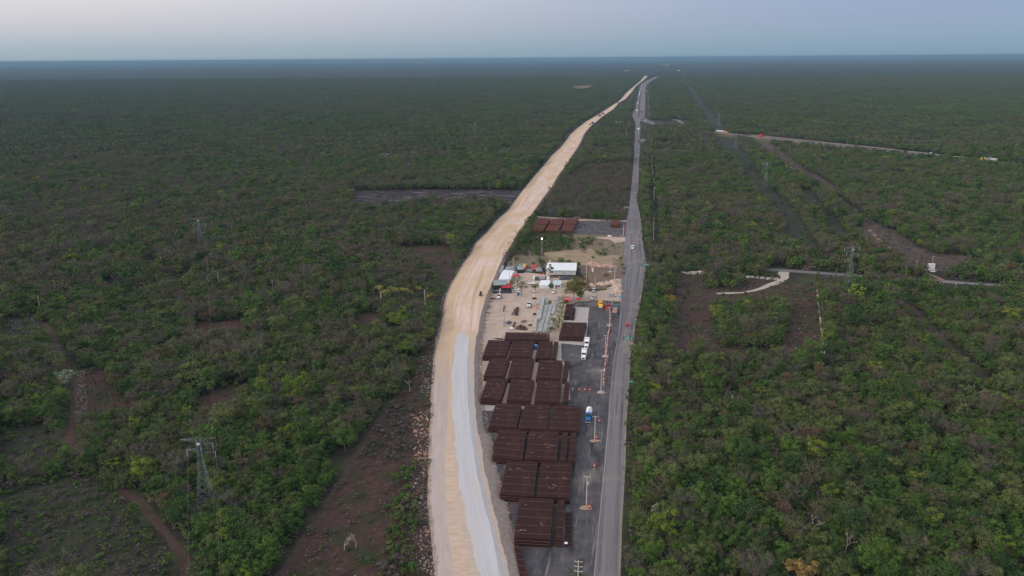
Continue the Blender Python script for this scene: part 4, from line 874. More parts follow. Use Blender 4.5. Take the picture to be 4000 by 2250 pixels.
for a, b in zip(q, q[1:]): d = b-a; o.box(((a.x+b.x)/2, (a.y+b.y)/2, .9), (d.length, .12, 1.8), math.atan2(d.y, d.x))
tag(o.build('screen_fence', m_tarpd), 'black screen fence around the front of the workshop', 'fence')
e, c_, h_ = quad_house([(2115,1107),(2150,1107),(2146,1128),(2107,1127)], 2.2, 'white ridge tent between two trees in the camp', 'white_tent', 'tent', m_tarpw, m_tarpw, .1, 1.1)
e, c_, h_ = quad_house([(2162,1114),(2192,1114),(2191,1127),(2160,1127)], 2.4, 'small office hut with a pale blue roof', 'office_hut', 'hut', m_wallw, m_roofb, .15, 0, .6)
p = c_[0].lerp(c_[1], .42); MB().box((p.x, p.y-.06, 1.0), (.9, .06, 2.0)).build('door', m_mud, e); p = c_[0].lerp(c_[1], .72); MB().box((p.x, p.y-.06, 1.4), (1.3, .06, .9)).build('window', m_glass, e)
e, c_, h_ = quad_house([(2086,1088),(2137,1086),(2136,1103),(2084,1104)], 1.1, 'low concrete structure with pale walls in the centre of the camp', 'concrete_tank', 'structure', m_wallw, m_scrap, -.3)
e, c_, h_ = quad_house([(2136,1092),(2146,1092),(2145,1104),(2135,1104)], 2.0, 'small white toilet block with a dark doorway', 'toilet_block', 'hut', m_wallw, m_wallw, .05); p = c_[0].lerp(c_[1], .4); MB().box((p.x, p.y-.05, .9), (.7, .05, 1.7)).build('doorway', m_chass, e)
e, c_, h_ = quad_house([(2083,1089),(2090,1089),(2089,1102),(2080,1102)], 2.1, 'small white kiosk at the left end of the concrete structure', 'kiosk', 'hut', m_wallw, m_wallw, .05)
def heap(bx, by, w_, d_, h_, label, name, cat, m, n=1, jit=.12, seg=18):
    rr = random.Random(int(bx*3+by)); mb = MB()
    for i in range(n):
        cx_, cy_ = (rr.uniform(-.3, .3)*w_, rr.uniform(-.25, .25)*d_) if n > 1 else (0, 0); k = rr.uniform(.5, .8) if n > 1 else 1
        rings = 6; vs = [(cx_, cy_, h_*k)]
        for r_ in range(1, rings+1):
            f = r_/rings; zz = h_*k*(1-f)**1.15
            for j in range(seg):
                a = 2*pi*j/seg; q = f*(1+rr.uniform(-jit, jit)); vs.append((cx_+cos(a)*w_/2*k*q, cy_+sin(a)*d_/2*k*q, max(-.1, zz+rr.uniform(-jit, jit)*h_*.35*(r_ < rings)-(.1 if r_ == rings else 0))))
        fs = [(0, 1+j, 1+(j+1) % seg) for j in range(seg)]+[(1+(r_-1)*seg+j, 1+r_*seg+j, 1+r_*seg+(j+1) % seg, 1+(r_-1)*seg+(j+1) % seg) for r_ in range(1, rings) for j in range(seg)]
        mb.add(vs, fs)
    o = mb.build(name, m); o.location = G(bx, by); return tag(o, label, cat)
def tarp(bx, by, w_, d_, h_, label, m, name='tarpaulin_pile', rz=0):
    rr = random.Random(int(bx*5+by)); nx, ny = 9, 7; vs = []
    for j in range(ny):
        for i in range(nx):
            u, v = i/(nx-1), j/(ny-1); e_ = min(u, 1-u, v, 1-v); zz = 0 if e_ == 0 else h_*(.75+.25*rr.random())*min(1, e_*5)
            vs.append(((u-.5)*w_*(1+rr.uniform(-.04, .04)), (v-.5)*d_*(1+rr.uniform(-.04, .04)), zz))
    o = MB().add(vs, [(j*nx+i, j*nx+i+1, (j+1)*nx+i+1, (j+1)*nx+i) for j in range(ny-1) for i in range(nx-1)]).build(name, m); o.location = G(bx, by); o.rotation_euler.z = rz; return tag(o, label, 'tarpaulin')
tarp(1993, 1052, 8, 5, 2.2, 'large grey tarpaulin over goods behind the white shelter', m_tarpg)
tarp(2066, 1059, 5.2, 3.4, 1.7, 'grey tarpaulin heap left of the square covered stack', m_tarpg)
tarp(2106, 1057, 4.6, 4.2, 2.5, 'square stack under grey tarpaulin near the dark green tree', m_tarpg)
tarp(2058, 1046, 2.3, 2.6, 1.6, 'small pile under red sheet right of the ochre container', m_redc)
tarp(2118, 1095, 4.5, 3.6, 1.6, 'grey sheet inside the low concrete structure', m_tarpg); list(C.objects)[-1].location.z = 1.1
tarp(2206, 1090, 7.5, 5.2, 2.0, 'black tarpaulin heap, left one in front of the white shed', m_tarpd)
tarp(2231, 1090, 5.5, 5.0, 2.0, 'black tarpaulin heap, right one in front of the white shed', m_tarpd)
tarp(2164, 1083, 7, 3.0, 1.2, 'low dark row of covered goods beside the dark green tree', m_scrap)
tarp(2258, 1089, 3.5, 4.0, 1.6, 'brown covered goods right of the black tarpaulins', m_scrap)
def container(c4, h, label, m, name='container'):
    q = [G(*p) for p in c4]; c = sum(q, Vector())/4; q = [p-c for p in q]; e = thing(name, label, 'container', c)
    MB().prism([(p.x, p.y) for p in (q[3], q[2], q[1], q[0])], 0, h).build('shell', m, e); r_ = MB()
    for i in range(1, 12):
        a = q[0].lerp(q[3], i/12); b = q[1].lerp(q[2], i/12); d = b-a; r_.box(((a.x+b.x)/2, (a.y+b.y)/2, h+.04), (d.length, .12, .06), math.atan2(d.y, d.x))
    r_.build('roof_ribs', m, e); a = q[3].lerp(q[2], .5); MB().box((a.x, a.y-.04, h*.5), ((q[3]-q[2]).length*.85, .05, h*.8)).build('doors', m_chass if m == m_och else m, e)
container([(2027,1042),(2039,1042),(2035,1062),(2021,1062)], 2.4, 'teal container beside the ochre one', m_teal)
container([(2044,1043),(2055,1043),(2052,1060),(2038,1060)], 2.4, 'ochre yellow container with a flat roof', m_och)
container([(1958,1047),(1969,1047),(1957,1072),(1947,1071)], 1.6, 'pale grey container beside the embankment rubble', m_conc)
e, c_, h_ = quad_house([(2021,1056),(2047,1057),(2046,1067),(2020,1067)], 2.4, 'grey green roofed shelter in front of the two containers', 'open_shelter', 'shelter', m_chass, m_roofg, .1, 0, .5)
def canopy(bx, by, w_, hp, ht, label, m, logo=None, name='canopy_tent', wall=True):
    e = thing(name, label, 'canopy', G(bx, by), AWAY*.5); q = w_/2
    MB().add([(-q,-q,hp),(q,-q,hp),(q,q,hp),(-q,q,hp),(0,0,ht),(-q,-q,hp-.3),(q,-q,hp-.3),(q,q,hp-.3),(-q,q,hp-.3)], [(0,1,4),(1,2,4),(2,3,4),(3,0,4),(0,5,6,1),(1,6,7,2),(2,7,8,3),(3,8,5,0)]).build('canopy_top', m, e)
    for x_, y_ in ((-q+.1,-q+.1),(q-.1,-q+.1),(q-.1,q-.1),(-q+.1,q-.1)): MB().tube((x_, y_, 0), (x_, y_, hp), .05).build('leg', m_silver, e)
    if wall: MB().box((-q+.1, 0, hp/2), (.05, w_*.9, hp*.95)).box((-q*.4, q-.1, hp/2), (w_*.6, .05, hp*.95)).build('side_wall', m, e)
    if logo:
        sl_ = math.atan2(ht-hp, q); t = text(e, logo, .85, (0, -q*.62-.03, hp+(ht-hp)*.38+.06), m_wht, 'logo', (sl_, 0, 0), .3)
    return e
canopy(2217, 1183, 4.0, 2.3, 3.9, 'red canopy tent with a white script logo by the hedge', m_redc, 'Coca-Cola')
canopy(2259, 1180, 2.6, 2.1, 2.8, 'smaller red parasol tent right of the logo canopy', m_redc, name='parasol_tent', wall=False)
canopy(2017, 1088, 3.8, 2.0, 3.2, 'crimson tent beside the white tarpaulin shelter', m_redc, name='crimson_tent')
canopy(1973, 1272, 2.0, 1.9, 2.3, 'tiny blue awning in the middle of the open camp yard', m_bluep, name='awning', wall=False)
canopy(2421, 1172, 1.6, 2.2, 2.6, 'narrow stand with a blue top on the highway edge', m_bluep, name='roadside_stand', wall=False)
e = thing('portable_toilet', 'blue portable toilet beside a pole in the camp', 'toilet', G(2025, 1153)); MB().box((0, 0, 1.1), (1.5, 1.5, 2.2)).build('cabin', m_bluep, e); MB().box((0, 0, 2.28), (1.6, 1.6, .14)).build('roof', m_wht, e); MB().box((0, -.77, 1.05), (.8, .04, 1.8)).build('door', m_blue, e)
o = MB().tube((0, 0, 0), (0, 0, 1.5), .85, .85, 12).blob((0, 0, 1.5), .85, 10, 4, 0, (1, 1, .3)).build('blue_water_tank', m_bluep); o.location = G(2139, 1090); tag(o, 'round blue water tank behind the toilet block', 'water tank')
for i, (x_, y_, lb_) in enumerate(((2005, 1087, 'white plastic tote left of the crimson tent foot'), (2016, 1090, 'white plastic tote under the crimson tent, left one'), (2021, 1089, 'white plastic tote under the crimson tent, right one'))):
    e = thing('plastic_tote', lb_, 'tote', G(x_, y_)); MB().box((0, 0, .65), (1.1, 1.1, 1.1)).build('tank', m_wht, e); MB().box((0, 0, .06), (1.2, 1.2, .12)).build('pallet', m_timb, e)
# red barrier blocks, orange drums
k = 0; PT = ['back', 'middle', 'front']
for r_ in range(3):
    for c in range(5):
        e = thing('plastic_barrier', 'red plastic barrier in the %s row of the barrier heap near the tarpaulins' % PT[r_], 'barrier', G(2077+c*4.4, 1040+r_*6.5), random.uniform(-.2, .2), 'red plastic barriers')
        MB().prof([(-.3,0),(-.12,.5),(-.1,1.15),(.1,1.15),(.12,.5),(.3,0)], -.42, .42).build('body', m_redc if (r_+c) % 3 else m_org, e); MB().box((0, -.2, .7), (.6, .2, .16)).build('stripe', m_wht, e)
for x_, y_, lb_ in ((2120,1073,'orange cone left of a pair below the dark green tree'),(2124,1071,'orange cone right of a pair below the dark green tree')):
    e = thing('traffic_cone', lb_, 'cone', G(x_, y_)); MB().tube((0, 0, 0), (0, 0, 1.2), .35, .06, 10).build('cone', m_org, e); MB().box((0, 0, .04), (.9, .9, .08)).build('foot', m_org, e)
# machines and racks in the open yard
e = thing('generator', 'white box generator on a blue drawbar behind the long stack', 'generator', G(1998, 1289)); MB().box((0, 0, .8), (2.0, 1.1, 1.1)).build('housing', m_wht, e); MB().tube((-1, 0, .4), (-2.4, .1, .3), .08).build('drawbar', m_blue, e); wheels(e, [(-.5, -.55), (.5, -.55)], .3)
e = thing('pipe_rack', 'bundle of grey pipes beside the embankment rubble', 'pipes', G(1903, 1200), heading(1900, 1210, 1907, 1190)); 
for i in range(9): MB().tube((-1.8+i*.42, -2.9+random.uniform(-.3, .3), .35+.25*(i % 2)), (-1.8+i*.42+random.uniform(-.2, .2), 2.9, .35+.25*(i % 2)), .13, .13, 8).build('pipe', m_galv, e)
MB().box((0, -1.6, .1), (4.4, .2, .2)).box((0, 1.6, .1), (4.4, .2, .2)).build('bearers', m_timb, e)
def rack(c4, h, label, m, n, name, cat='rack'):
    q = [G(*p) for p in c4]; c = sum(q, Vector())/4; q = [p-c for p in q]; e = thing(name, label, cat, c); b = MB()
    for i in range(n):
        a0 = q[0].lerp(q[3], (i+.1)/n); a1 = q[1].lerp(q[2], (i+.1)/n); b0 = q[0].lerp(q[3], (i+.85)/n); b1 = q[1].lerp(q[2], (i+.85)/n)
        z = h*random.uniform(.85, 1.0); b.prism([(p.x, p.y) for p in (b0, b1, a1, a0)], 0, z)
    b.build('blocks', m, e); MB().prism([(p.x*1.02, p.y*1.02) for p in (q[3], q[2], q[1], q[0])], 0, .12).build('bed', m_timb, e); return e
K = lambda *p: cr(1870, 1150, 8.523, *p)
K4 = lambda *p: cr(2130, 1150, 8.523, *p)
rack(K((1260,450),(1340,460),(1290,720),(1180,690)), .8, 'dark rack of steel mould frames in the middle of the open yard', m_chass, 9, 'mould_rack')
rack(K((1200,480),(1240,482),(1130,700),(1080,695)), .3, 'thin pale rail pair left of the dark mould rack', m_timb, 2, 'rail_pair')
rack(K((835,390),(865,390),(845,580),(810,580)), .6, 'narrow dark trough at the edge of the open yard', m_chass, 4, 'steel_trough')
rack(K((1180,940),(1230,945),(1180,1120),(1110,1110)), .7, 'small dark mould rack behind the white generator', m_scrap, 7, 'mould_rack')
rack(K((975,890),(1020,890),(1000,1000),(940,1000)), .5, 'left of two short brown racks beside the blue awning', m_scrap, 4, 'mould_rack')
rack(K((1045,910),(1100,920),(1060,1000),(1010,990)), .5, 'right of two short brown racks beside the blue awning', m_scrap, 4, 'mould_rack')
heap(1928, 1169, 5.5, 4, 1.6, 'dark brown scrap heap left of the boom truck', 'scrap_heap', 'heap', m_scrap, 3, .3)
heap(1915, 1178, 3.5, 2.5, .8, 'low dark scrap heap above the grey pipes', 'scrap_heap', 'heap', m_scrap, 2, .3)
heap(1903, 1222, 4, 3, .9, 'small dark scrap heap below the grey pipes', 'scrap_heap', 'heap', m_scrap, 3, .35)
heap(1887, 1238, 4, 4.5, .8, 'tangled branch heap on the embankment side of the yard', 'scrap_heap', 'heap', mat('grey brushwood', (.14,.11,.10), 1, var=.4, scale=3), 3, .4)
heap(2040, 1257, 4.5, 4.5, 1.8, 'grey brown tangle heap in front of the slab stacks', 'scrap_heap', 'heap', mat('grey brown tangle', (.16,.13,.12), 1, scale=3, col2=(.38,.33,.31), bump=.5), 4, .4)
heap(2040, 1283, 6, 6.5, 2.4, 'big rust brown scrap heap behind the long stack', 'scrap_heap', 'heap', m_scrap, 6, .4)
heap(2072, 1272, 2.2, 4.2, .9, 'reddish heap of bent bars between scrap and slabs', 'scrap_heap', 'heap', m_rustred, 3, .4)
heap(2092, 1226, 2.6, 4.8, 1.2, 'rust brown heap along the left edge of the slabs', 'scrap_heap', 'heap', m_rust, 4, .4)
heap(2101, 1203, 2.4, 2.6, 1.2, 'bright orange and pink heap beside the slabs', 'plastic_heap', 'heap', mat('orange pink plastic', (.75,.12,.10), .7, scale=2, col2=(.85,.3,.2)), 3, .35)
heap(1918, 1408, 6, 2.6, .9, 'black scrap iron behind the leftmost stack', 'scrap_heap', 'heap', m_chass, 4, .5) if False else heap(1945, 1325, 6, 2.4, .9, 'black scrap iron lying behind the leftmost stacks', 'scrap_heap', 'heap', m_chass, 4, .5)
heap(2413, 1136, 7.5, 8, 3.4, 'tallest limestone cone at the highway edge', 'limestone_heap', 'heap', m_sand, 1, .05)
heap(2409, 1118, 6, 5, 2.2, 'limestone heap behind the tallest cone', 'limestone_heap', 'heap', m_sand, 2, .1)
for x_, y_, w_, lb_ in ((2316,1116,8,'leftmost of the lumpy limestone heaps'),(2346,1112,9.5,'second lumpy limestone heap from the left'),(2368,1109,9,'third lumpy limestone heap from the left'),(2386,1105,8,'fourth lumpy limestone heap, next to the double armed pole')): heap(x_, y_, w_, 6, 2.8, lb_, 'limestone_heap', 'heap', m_sand, 3, .2)
for i, (x_, y_, w_) in enumerate(((2222,1029,9),(2258,1032,10),(2300,1030,9),(2330,1036,10),(2365,1040,10),(2395,1043,8))): heap(x_, y_, w_*1.5, 7, 2.2, ['leftmost','second from left','third from left','fourth from left','fifth from left','rightmost'][i]+' reddish spoil ridge along the near edge of the bare mound', 'spoil_ridge', 'heap', mat('reddish spoil', (.40,.26,.20), 1, scale=1, col2=(.56,.38,.30), bump=.3), 3, .3)
heap(2245, 848, 12, 7, 2.0, 'flat sandy heap behind the far yard stacks', 'limestone_heap', 'heap', mat('sandy heap', (.42,.30,.20), 1, var=.2), 2, .2)
# concrete slabs in rows
SG = 'rows of grey concrete sleepers'
rack(K((2070,135),(2215,125),(2060,900),(1935,900)), 1.6, 'longest grey sleeper stack, second from the left', m_conc, 16, 'sleeper_stack', 'sleeper stack')['group'] = SG
rack(K((1965,175),(2050,175),(2018,365),(1925,345)), 1.1, 'short grey sleeper stack at the far left corner', m_conc, 6, 'sleeper_stack', 'sleeper stack')['group'] = SG
rack(K((1820,850),(1945,860),(1905,1260),(1770,1260)), 1.2, 'grey sleeper stack nearest the red bar heap', m_conc, 9, 'sleeper_stack', 'sleeper stack')['group'] = SG
rack(K((2200,385),(2330,385),(2215,830),(2095,830)), .9, 'grey sleeper stack right of the longest one, far half', m_concd, 11, 'sleeper_stack', 'sleeper stack')['group'] = SG
rack(K((2085,850),(2205,850),(2095,1265),(1960,1265)), 1.0, 'grey sleeper stack right of the longest one, near half', m_concd, 9, 'sleeper_stack', 'sleeper stack')['group'] = SG
rack(K((2345,385),(2460,395),(2355,830),(2235,830)), 1.0, 'third column grey sleeper stack, far half', m_concd, 11, 'sleeper_stack', 'sleeper stack')['group'] = SG
rack(K((2230,850),(2345,850),(2255,1265),(2125,1265)), 1.0, 'third column grey sleeper stack, near half', m_concd, 9, 'sleeper_stack', 'sleeper stack')['group'] = SG
rack(K4((290,290),(395,295),(290,690),(190,680)), 1.1, 'fourth column grey sleeper stack beside the hedge, far half', m_concd, 9, 'sleeper_stack', 'sleeper stack')['group'] = SG
rack(K4((175,850),(295,850),(255,1000),(140,1010)), 1.1, 'short grey sleeper stack under the hedge branches', m_conc, 4, 'sleeper_stack', 'sleeper stack')['group'] = SG
rack(K4((115,1040),(240,1040),(195,1265),(70,1265)), .9, 'fourth column grey sleeper stack, near end', m_concd, 6, 'sleeper_stack', 'sleeper stack')['group'] = SG
rack(K((2230,170),(2345,175),(2325,330),(2210,330)), .8, 'low grey sleeper stack at the far end of the second column', m_concd, 4, 'sleeper_stack', 'sleeper stack')['group'] = SG
rack(K4((320,85),(430,90),(420,240),(305,235)), 1.3, 'grey sleeper stack nearest the red canopy', m_conc, 4, 'sleeper_stack', 'sleeper stack')['group'] = SG
e = thing('blue_machine', 'small blue machine between two stacks of the farthest row', 'machine', G(2092.5, 1363)); MB().box((0, 0, .9), (1.4, 2.2, 1.3)).build('housing', m_blue, e); MB().box((0, .5, 1.9), (1.1, .9, .7)).build('hood', mat('light blue paint', (.10,.30,.6), .5), e); wheels(e, [(-.6, -.8), (.6, -.8), (-.6, .8), (.6, .8)], .35)
o = MB().box((0, 0, 0), (1.4, 3.6, .1)).build('white_plate', m_wht); 
o.location = G(2136, 1330)+Vector((0, 0, .5)); tag(o, 'small white plate between the long stack and the pad', 'plate')
o = MB().box((0, 0, .7), (3.2, .5, 1.4)).build('white_notice', m_wht); o.location = G(2381, 925); tag(o, 'small white board on the near edge of the far yard', 'board')
# dry stone wall on the right field
wl = MB(); P_ = [(3188,1113.5),(3194,1160),(3202,1230),(3208,1290),(3216,1350),(3224,1407)]; Q_ = [G(*p) for p in P_]; rr_ = random.Random(5)
for a, b in zip(Q_, Q_[1:]):
    n = int((b-a).length/.55)
    for i in range(n):
        for zz in (0, .45, .85):
            p = a.lerp(b, (i+rr_.random()*.6)/n); wl.blob((p.x+rr_.uniform(-.15, .15), p.y, .25+zz), .38, 5, 3, .25, (1, 1, .8), rnd=rr_)
tag(wl.build('stone_wall', m_stone), 'long pale dry stone wall along the right side of the cleared field', 'wall')
# distant small buildings and quarries
e, c_, h_ = quad_house([(2405,484),(2434,484),(2434,492),(2405,492)], 5, 'pale flat roofed building in the trees between embankment and highway', 'flat_roofed_building', 'building', m_concd, m_conc, .05); MB().box((0, c_[0].y-.1, 3.4), (14, .2, 1.5)).build('windows', m_glass, e)
for x_, y_, w_, lb_ in ((2670,250.5,60,'white block on the far horizon right of the highway'),(2522,248,40,'tiny pale building near the horizon above the highway'),(2606,256.5,70,'pale low sheds at the far end of the highway'),(2587,257,25,'tiny pale building left of the low sheds'),(2652,279.5,22,'tiny pale roof in the far forest right of the highway')):
    p = G(x_, y_); e = thing('distant_building', lb_, 'building', p); MB().box((0, 0, 7), (w_, 20, 14)).build('walls', m_wallw, e); MB().box((0, 0, 14.3), (w_*1.02, 21, .6)).build('roof', m_roofw, e)
p = G(1640, 247); e = thing('distant_building', 'faint pale town block on the left horizon', 'building', p); MB().box((0, 0, 8), (120, 30, 16)).build('walls', m_wallw, e); MB().box((0, 0, 16.4), (122, 31, .8)).build('roof', m_roofw, e)
sheet('quarry', [(2238,343),(2262,342),(2300,340),(2316,341),(2300,349),(2270,353),(2240,350)], 7.6, mat('quarry soil', (.12,.06,.05), 1, scale=.05, col2=(.28,.21,.18)), 4, 20)
sheet('bare_soil', [(2436,278),(2458,278),(2458,281),(2436,281)], 7.6, m_toe, 4, 20)
e = thing('parked_trailer', 'white flat roofed cabin among bushes left of the embankment', 'cabin', G(1690, 888), -.3); MB().box((0, 0, 1.4), (4.8, 2.2, 2.8)).build('walls', m_wallw, e); MB().box((0, 0, 2.9), (5.2, 2.6, .2)).build('roof', m_wht, e)

# ------------------------------------------------------------------ stones
def rocks(name, cnt, gen, label, m=m_stone, smin=.2, smax=.6, seed=1):
    rr = random.Random(seed); mb = MB()
    for i in range(cnt):
        x_, y_ = gen(rr); p = G(x_, y_); s = rr.uniform(smin, smax)*(1 if rr.random() < .9 else 1.6); z_ = s*.3
        mb.blob((p.x, p.y, z_), s, 5, 3, .3, (rr.uniform(.8, 1.3), rr.uniform(.8, 1.3), rr.uniform(.55, .9)), rnd=rr)
    return tag(mb.build(name, m), label, 'rubble', None, 'stuff')
m_rub = mat('mixed rubble', (.20,.16,.15), 1, scale=.4, col2=(.42,.36,.33)); layer(m_rub, (.36,.22,.15), .05, .55, .68)
def gl(rr):
    y = Y0+(2300-Y0)*rr.random()**.75; y = max(y, 500); return interp(LE, y)-(rr.random()**1.5*(5.5+2.5*sin(y/37)+1.5*sin(y/11+1) if y > 1350 else 2.8)+.1)*(y-Y0)/140, y
def gr(rr):
    y = Y0+(2300-Y0)*rr.random()**.8; y = max(y, 560); return interp(RE, y)+(rr.uniform(1.2, 3.6) if y < 1600 else rr.uniform(1.6, 4.6))*(y-Y0)/140, y
rocks('rubble', 2600, gl, 'loose limestone rubble along the left foot of the embankment', m_rub, .08, .32, 1)
rocks('rubble', 2600, gr, 'loose limestone rubble along the right foot of the embankment', m_rub, .12, .42, 2)
def gp(poly, n=0):
    xs = [p[0] for p in poly]; ys_ = [p[1] for p in poly]
    def f(rr):
        while True:
            x_, y_ = rr.uniform(min(xs), max(xs)), rr.uniform(min(ys_), max(ys_)); c = False; j = len(poly)-1
            for i in range(len(poly)):
                if (poly[i][1] > y_) != (poly[j][1] > y_) and x_ < (poly[j][0]-poly[i][0])*(y_-poly[i][1])/(poly[j][1]-poly[i][1])+poly[i][0]: c = not c
                j = i
            if c: return x_, y_
    return f
rocks('field_stones', 900, gp(Z_CLR), 'pale stones scattered over the cleared field', mat('field stones', (.27,.25,.235), 1, scale=2), .10, .34, 3)
rocks('field_stones', 450, gp(Z_LL), 'pale stones scattered in the lower left scrub field', mat('dull stones', (.16,.15,.145), 1, scale=2), .08, .26, 4)
rocks('field_stones', 500, gp(Z_MID), 'pale stones scattered on the dark red cleared belt', mat('dull stones', (.16,.15,.145), 1, scale=2), .08, .22, 5)
rocks('field_stones', 450, gp(Z_L3+[]), 'pale stones in the small clearing at the left edge', mat('dull stones', (.16,.15,.145)), .12, .4, 6)
rocks('field_stones', 150, gp([(1600,1620),(1690,1600),(1680,1850),(1620,1830)]), 'orange boulders heaped beside the haul road', mat('orange boulders', (.34,.20,.14), 1, scale=1, col2=(.50,.33,.25)), .2, .55, 7)
rocks('field_stones', 700, gp([(2640,1063),(2760,1060),(3040,1088),(3050,1098),(2900,1082),(2700,1072)]), 'pale stone windrow along the far edge of the cleared field', m_stone, .2, .6, 8)
rocks('field_stones', 260, gp([(305,1450),(330,1450),(345,1560),(330,1660),(296,1650),(292,1560)]), 'pale stones heaped along the red track beside the ploughed field', mat('field stones', (.27,.25,.235)), .10, .32, 9)
# furrows: low crop rows in the ploughed field
mb = MB(); rr_ = random.Random(11)
for k in range(9):
    a = G(322+k*13, 1455); b = G(330+k*24, 1640); n = 70
    for i in range(n):
        p = a.lerp(b, (i+rr_.random())/n)
        if rr_.random() < .6: mb.blob((p.x+rr_.uniform(-.3, .3), p.y, .12), rr_.uniform(.12, .32), 5, 3, .35, rnd=rr_)
tag(mb.build('crop_plants', mat('crop green', (.03,.05,.03), .9, var=.4, scale=2)), 'rows of low crop plants in the red ploughed field', 'crop', None, 'stuff')
# ------------------------------------------------------------------ vegetation
LM = dict(
    green=leafmat('green leaves', (0.041, 0.097, 0.015), (0.081, 0.166, 0.025)),
    dark=leafmat('dark green leaves', (0.021, 0.058, 0.015), (0.038, 0.096, 0.021)),
    olive=leafmat('olive leaves', (0.068, 0.100, 0.028), (0.119, 0.155, 0.046)),
    lime=leafmat('yellow green leaves', (0.109, 0.181, 0.020), (0.192, 0.248, 0.028)),
    tan=leafmat('dry tan leaves', (.105,.095,.062), (.135,.115,.080)),
    mauve=leafmat('bare twigs', (.088,.080,.072), (.120,.108,.100)),
    rust=leafmat('rust leaves', (0.127, 0.082, 0.050), (0.165, 0.105, 0.065)),
    silver=leafmat('silver green leaves', (0.253, 0.324, 0.212), (0.327, 0.400, 0.272)),
)
m_bark = mat('pale bark', (.13,.11,.095), .9, scale=2)
m_white = mat('dead white wood', (.40,.37,.335), .9, scale=2)
def leaves(mb, pts, nrm, size, mi=0, r=rng):
    n = len(pts); a = r.normal(size=(n, 3)); a /= np.linalg.norm(a, axis=1)[:, None]
    nn = nrm*1.0+a*.75; nn /= np.linalg.norm(nn, axis=1)[:, None]
    u = np.cross(nn, r.normal(size=(n, 3))); u /= np.linalg.norm(u, axis=1)[:, None]; v = np.cross(nn, u)
    s = size*r.uniform(.6, 1.3, (n, 1)); k = len(mb.v)
    q = np.stack([pts-u*s, pts-v*s*.7, pts+u*s, pts+v*s*.7], 1).reshape(-1, 3)
    mb.v += [tuple(p) for p in q.tolist()]
    mb.f += [(k+4*i, k+4*i+1, k+4*i+2, k+4*i+3) for i in range(n)]; mb.m += [mi]*n
def crown_pts(n, W, H, Z, lobes, r, skirt=.35):
    """points on the shells of many small uneven lobes, gathered in a ragged crown that reaches down into the scrub"""
    P = []; Nn = []; ph = r.uniform(0, 6.28, 3); wt = r.uniform(.4, 1.3, lobes); wt /= wt.sum()
    for k in range(lobes):
        th = r.uniform(0, 2*pi); out = 1+.22*sin(2*th+ph[0])+.14*sin(3*th+ph[1]); rr = sqrt(r.uniform(0, 1))*.80
        top = sqrt(max(0, 1-rr*rr*.9)); zz = Z+H*.5*(top*r.uniform(-.25-skirt, 1.05)-.25)
        c = np.array([W/2*rr*out*cos(th), W/2*rr*out*sin(th), zz]); lr = W*r.uniform(.07, .19)
        m = max(4, int(n*wt[k])); d = r.normal(size=(m, 3)); d /= np.linalg.norm(d, axis=1)[:, None]; d[:, 2] = np.where(d[:, 2] < -.25, -d[:, 2], d[:, 2])
        P.append(c+d*lr*(r.uniform(.35, 1.3, (m, 1)))*np.array([1, 1, .8])); Nn.append(d)
    return np.concatenate(P), np.concatenate(Nn)
def limbs(mb, H, W, n, r, rad=.16, sub=3, mi=0, lean=0):
    top = Vector((r.uniform(-.4, .4)+lean, r.uniform(-.4, .4), H*.45)); mb.tube((0, 0, -.2), top, rad, rad*.7, 5, mi)
    ends = []
    for i in range(n):
        a = 2*pi*i/n+r.uniform(-.4, .4); q = top+Vector((cos(a)*W*.26, sin(a)*W*.26, H*r.uniform(.2, .32)))
        mb.tube(top, q, rad*.6, rad*.38, 4, mi)
        for j in range(sub):
            b = a+r.uniform(-.9, .9); e = q+Vector((cos(b)*W*.2, sin(b)*W*.2, H*r.uniform(.06, .22)))
            mb.tube(q, e, rad*.36, rad*.15, 3, mi); ends.append(e)
    return ends
KINDS = ['green', 'dark', 'olive', 'lime', 'tan', 'mauve', 'rust']
def tree_parts(kind, H, W, n, leaf, seed):
    r = np.random.default_rng(seed); tr = MB(); cr = MB()
    if kind in ('mauve', 'tan', 'rust'):
        ends = limbs(tr, H, W, 5, r, .13, 4 if kind == 'mauve' else 3)
        P, Nn = crown_pts(int(n*(.55 if kind == 'mauve' else .75)), W, H*.85, H*.60, 26, r)
        leaves(cr, P, Nn*.3, leaf*(.55 if kind == 'mauve' else .8), r=r)
        if kind == 'mauve':
            for e in ends:
                for _ in range(5):
                    a = r.uniform(0, 2*pi); tr.tube(e, e+Vector((cos(a)*W*.13, sin(a)*W*.13, H*r.uniform(0, .14))), .035, .02, 3)
    else:
        limbs(tr, H, W, 4, r, .15, 1)
        P, Nn = crown_pts(n, W, H*.85, H*.58, {'lime': 24, 'dark': 30}.get(kind, 27), r); leaves(cr, P, Nn, leaf, r=r)
    return tr, cr
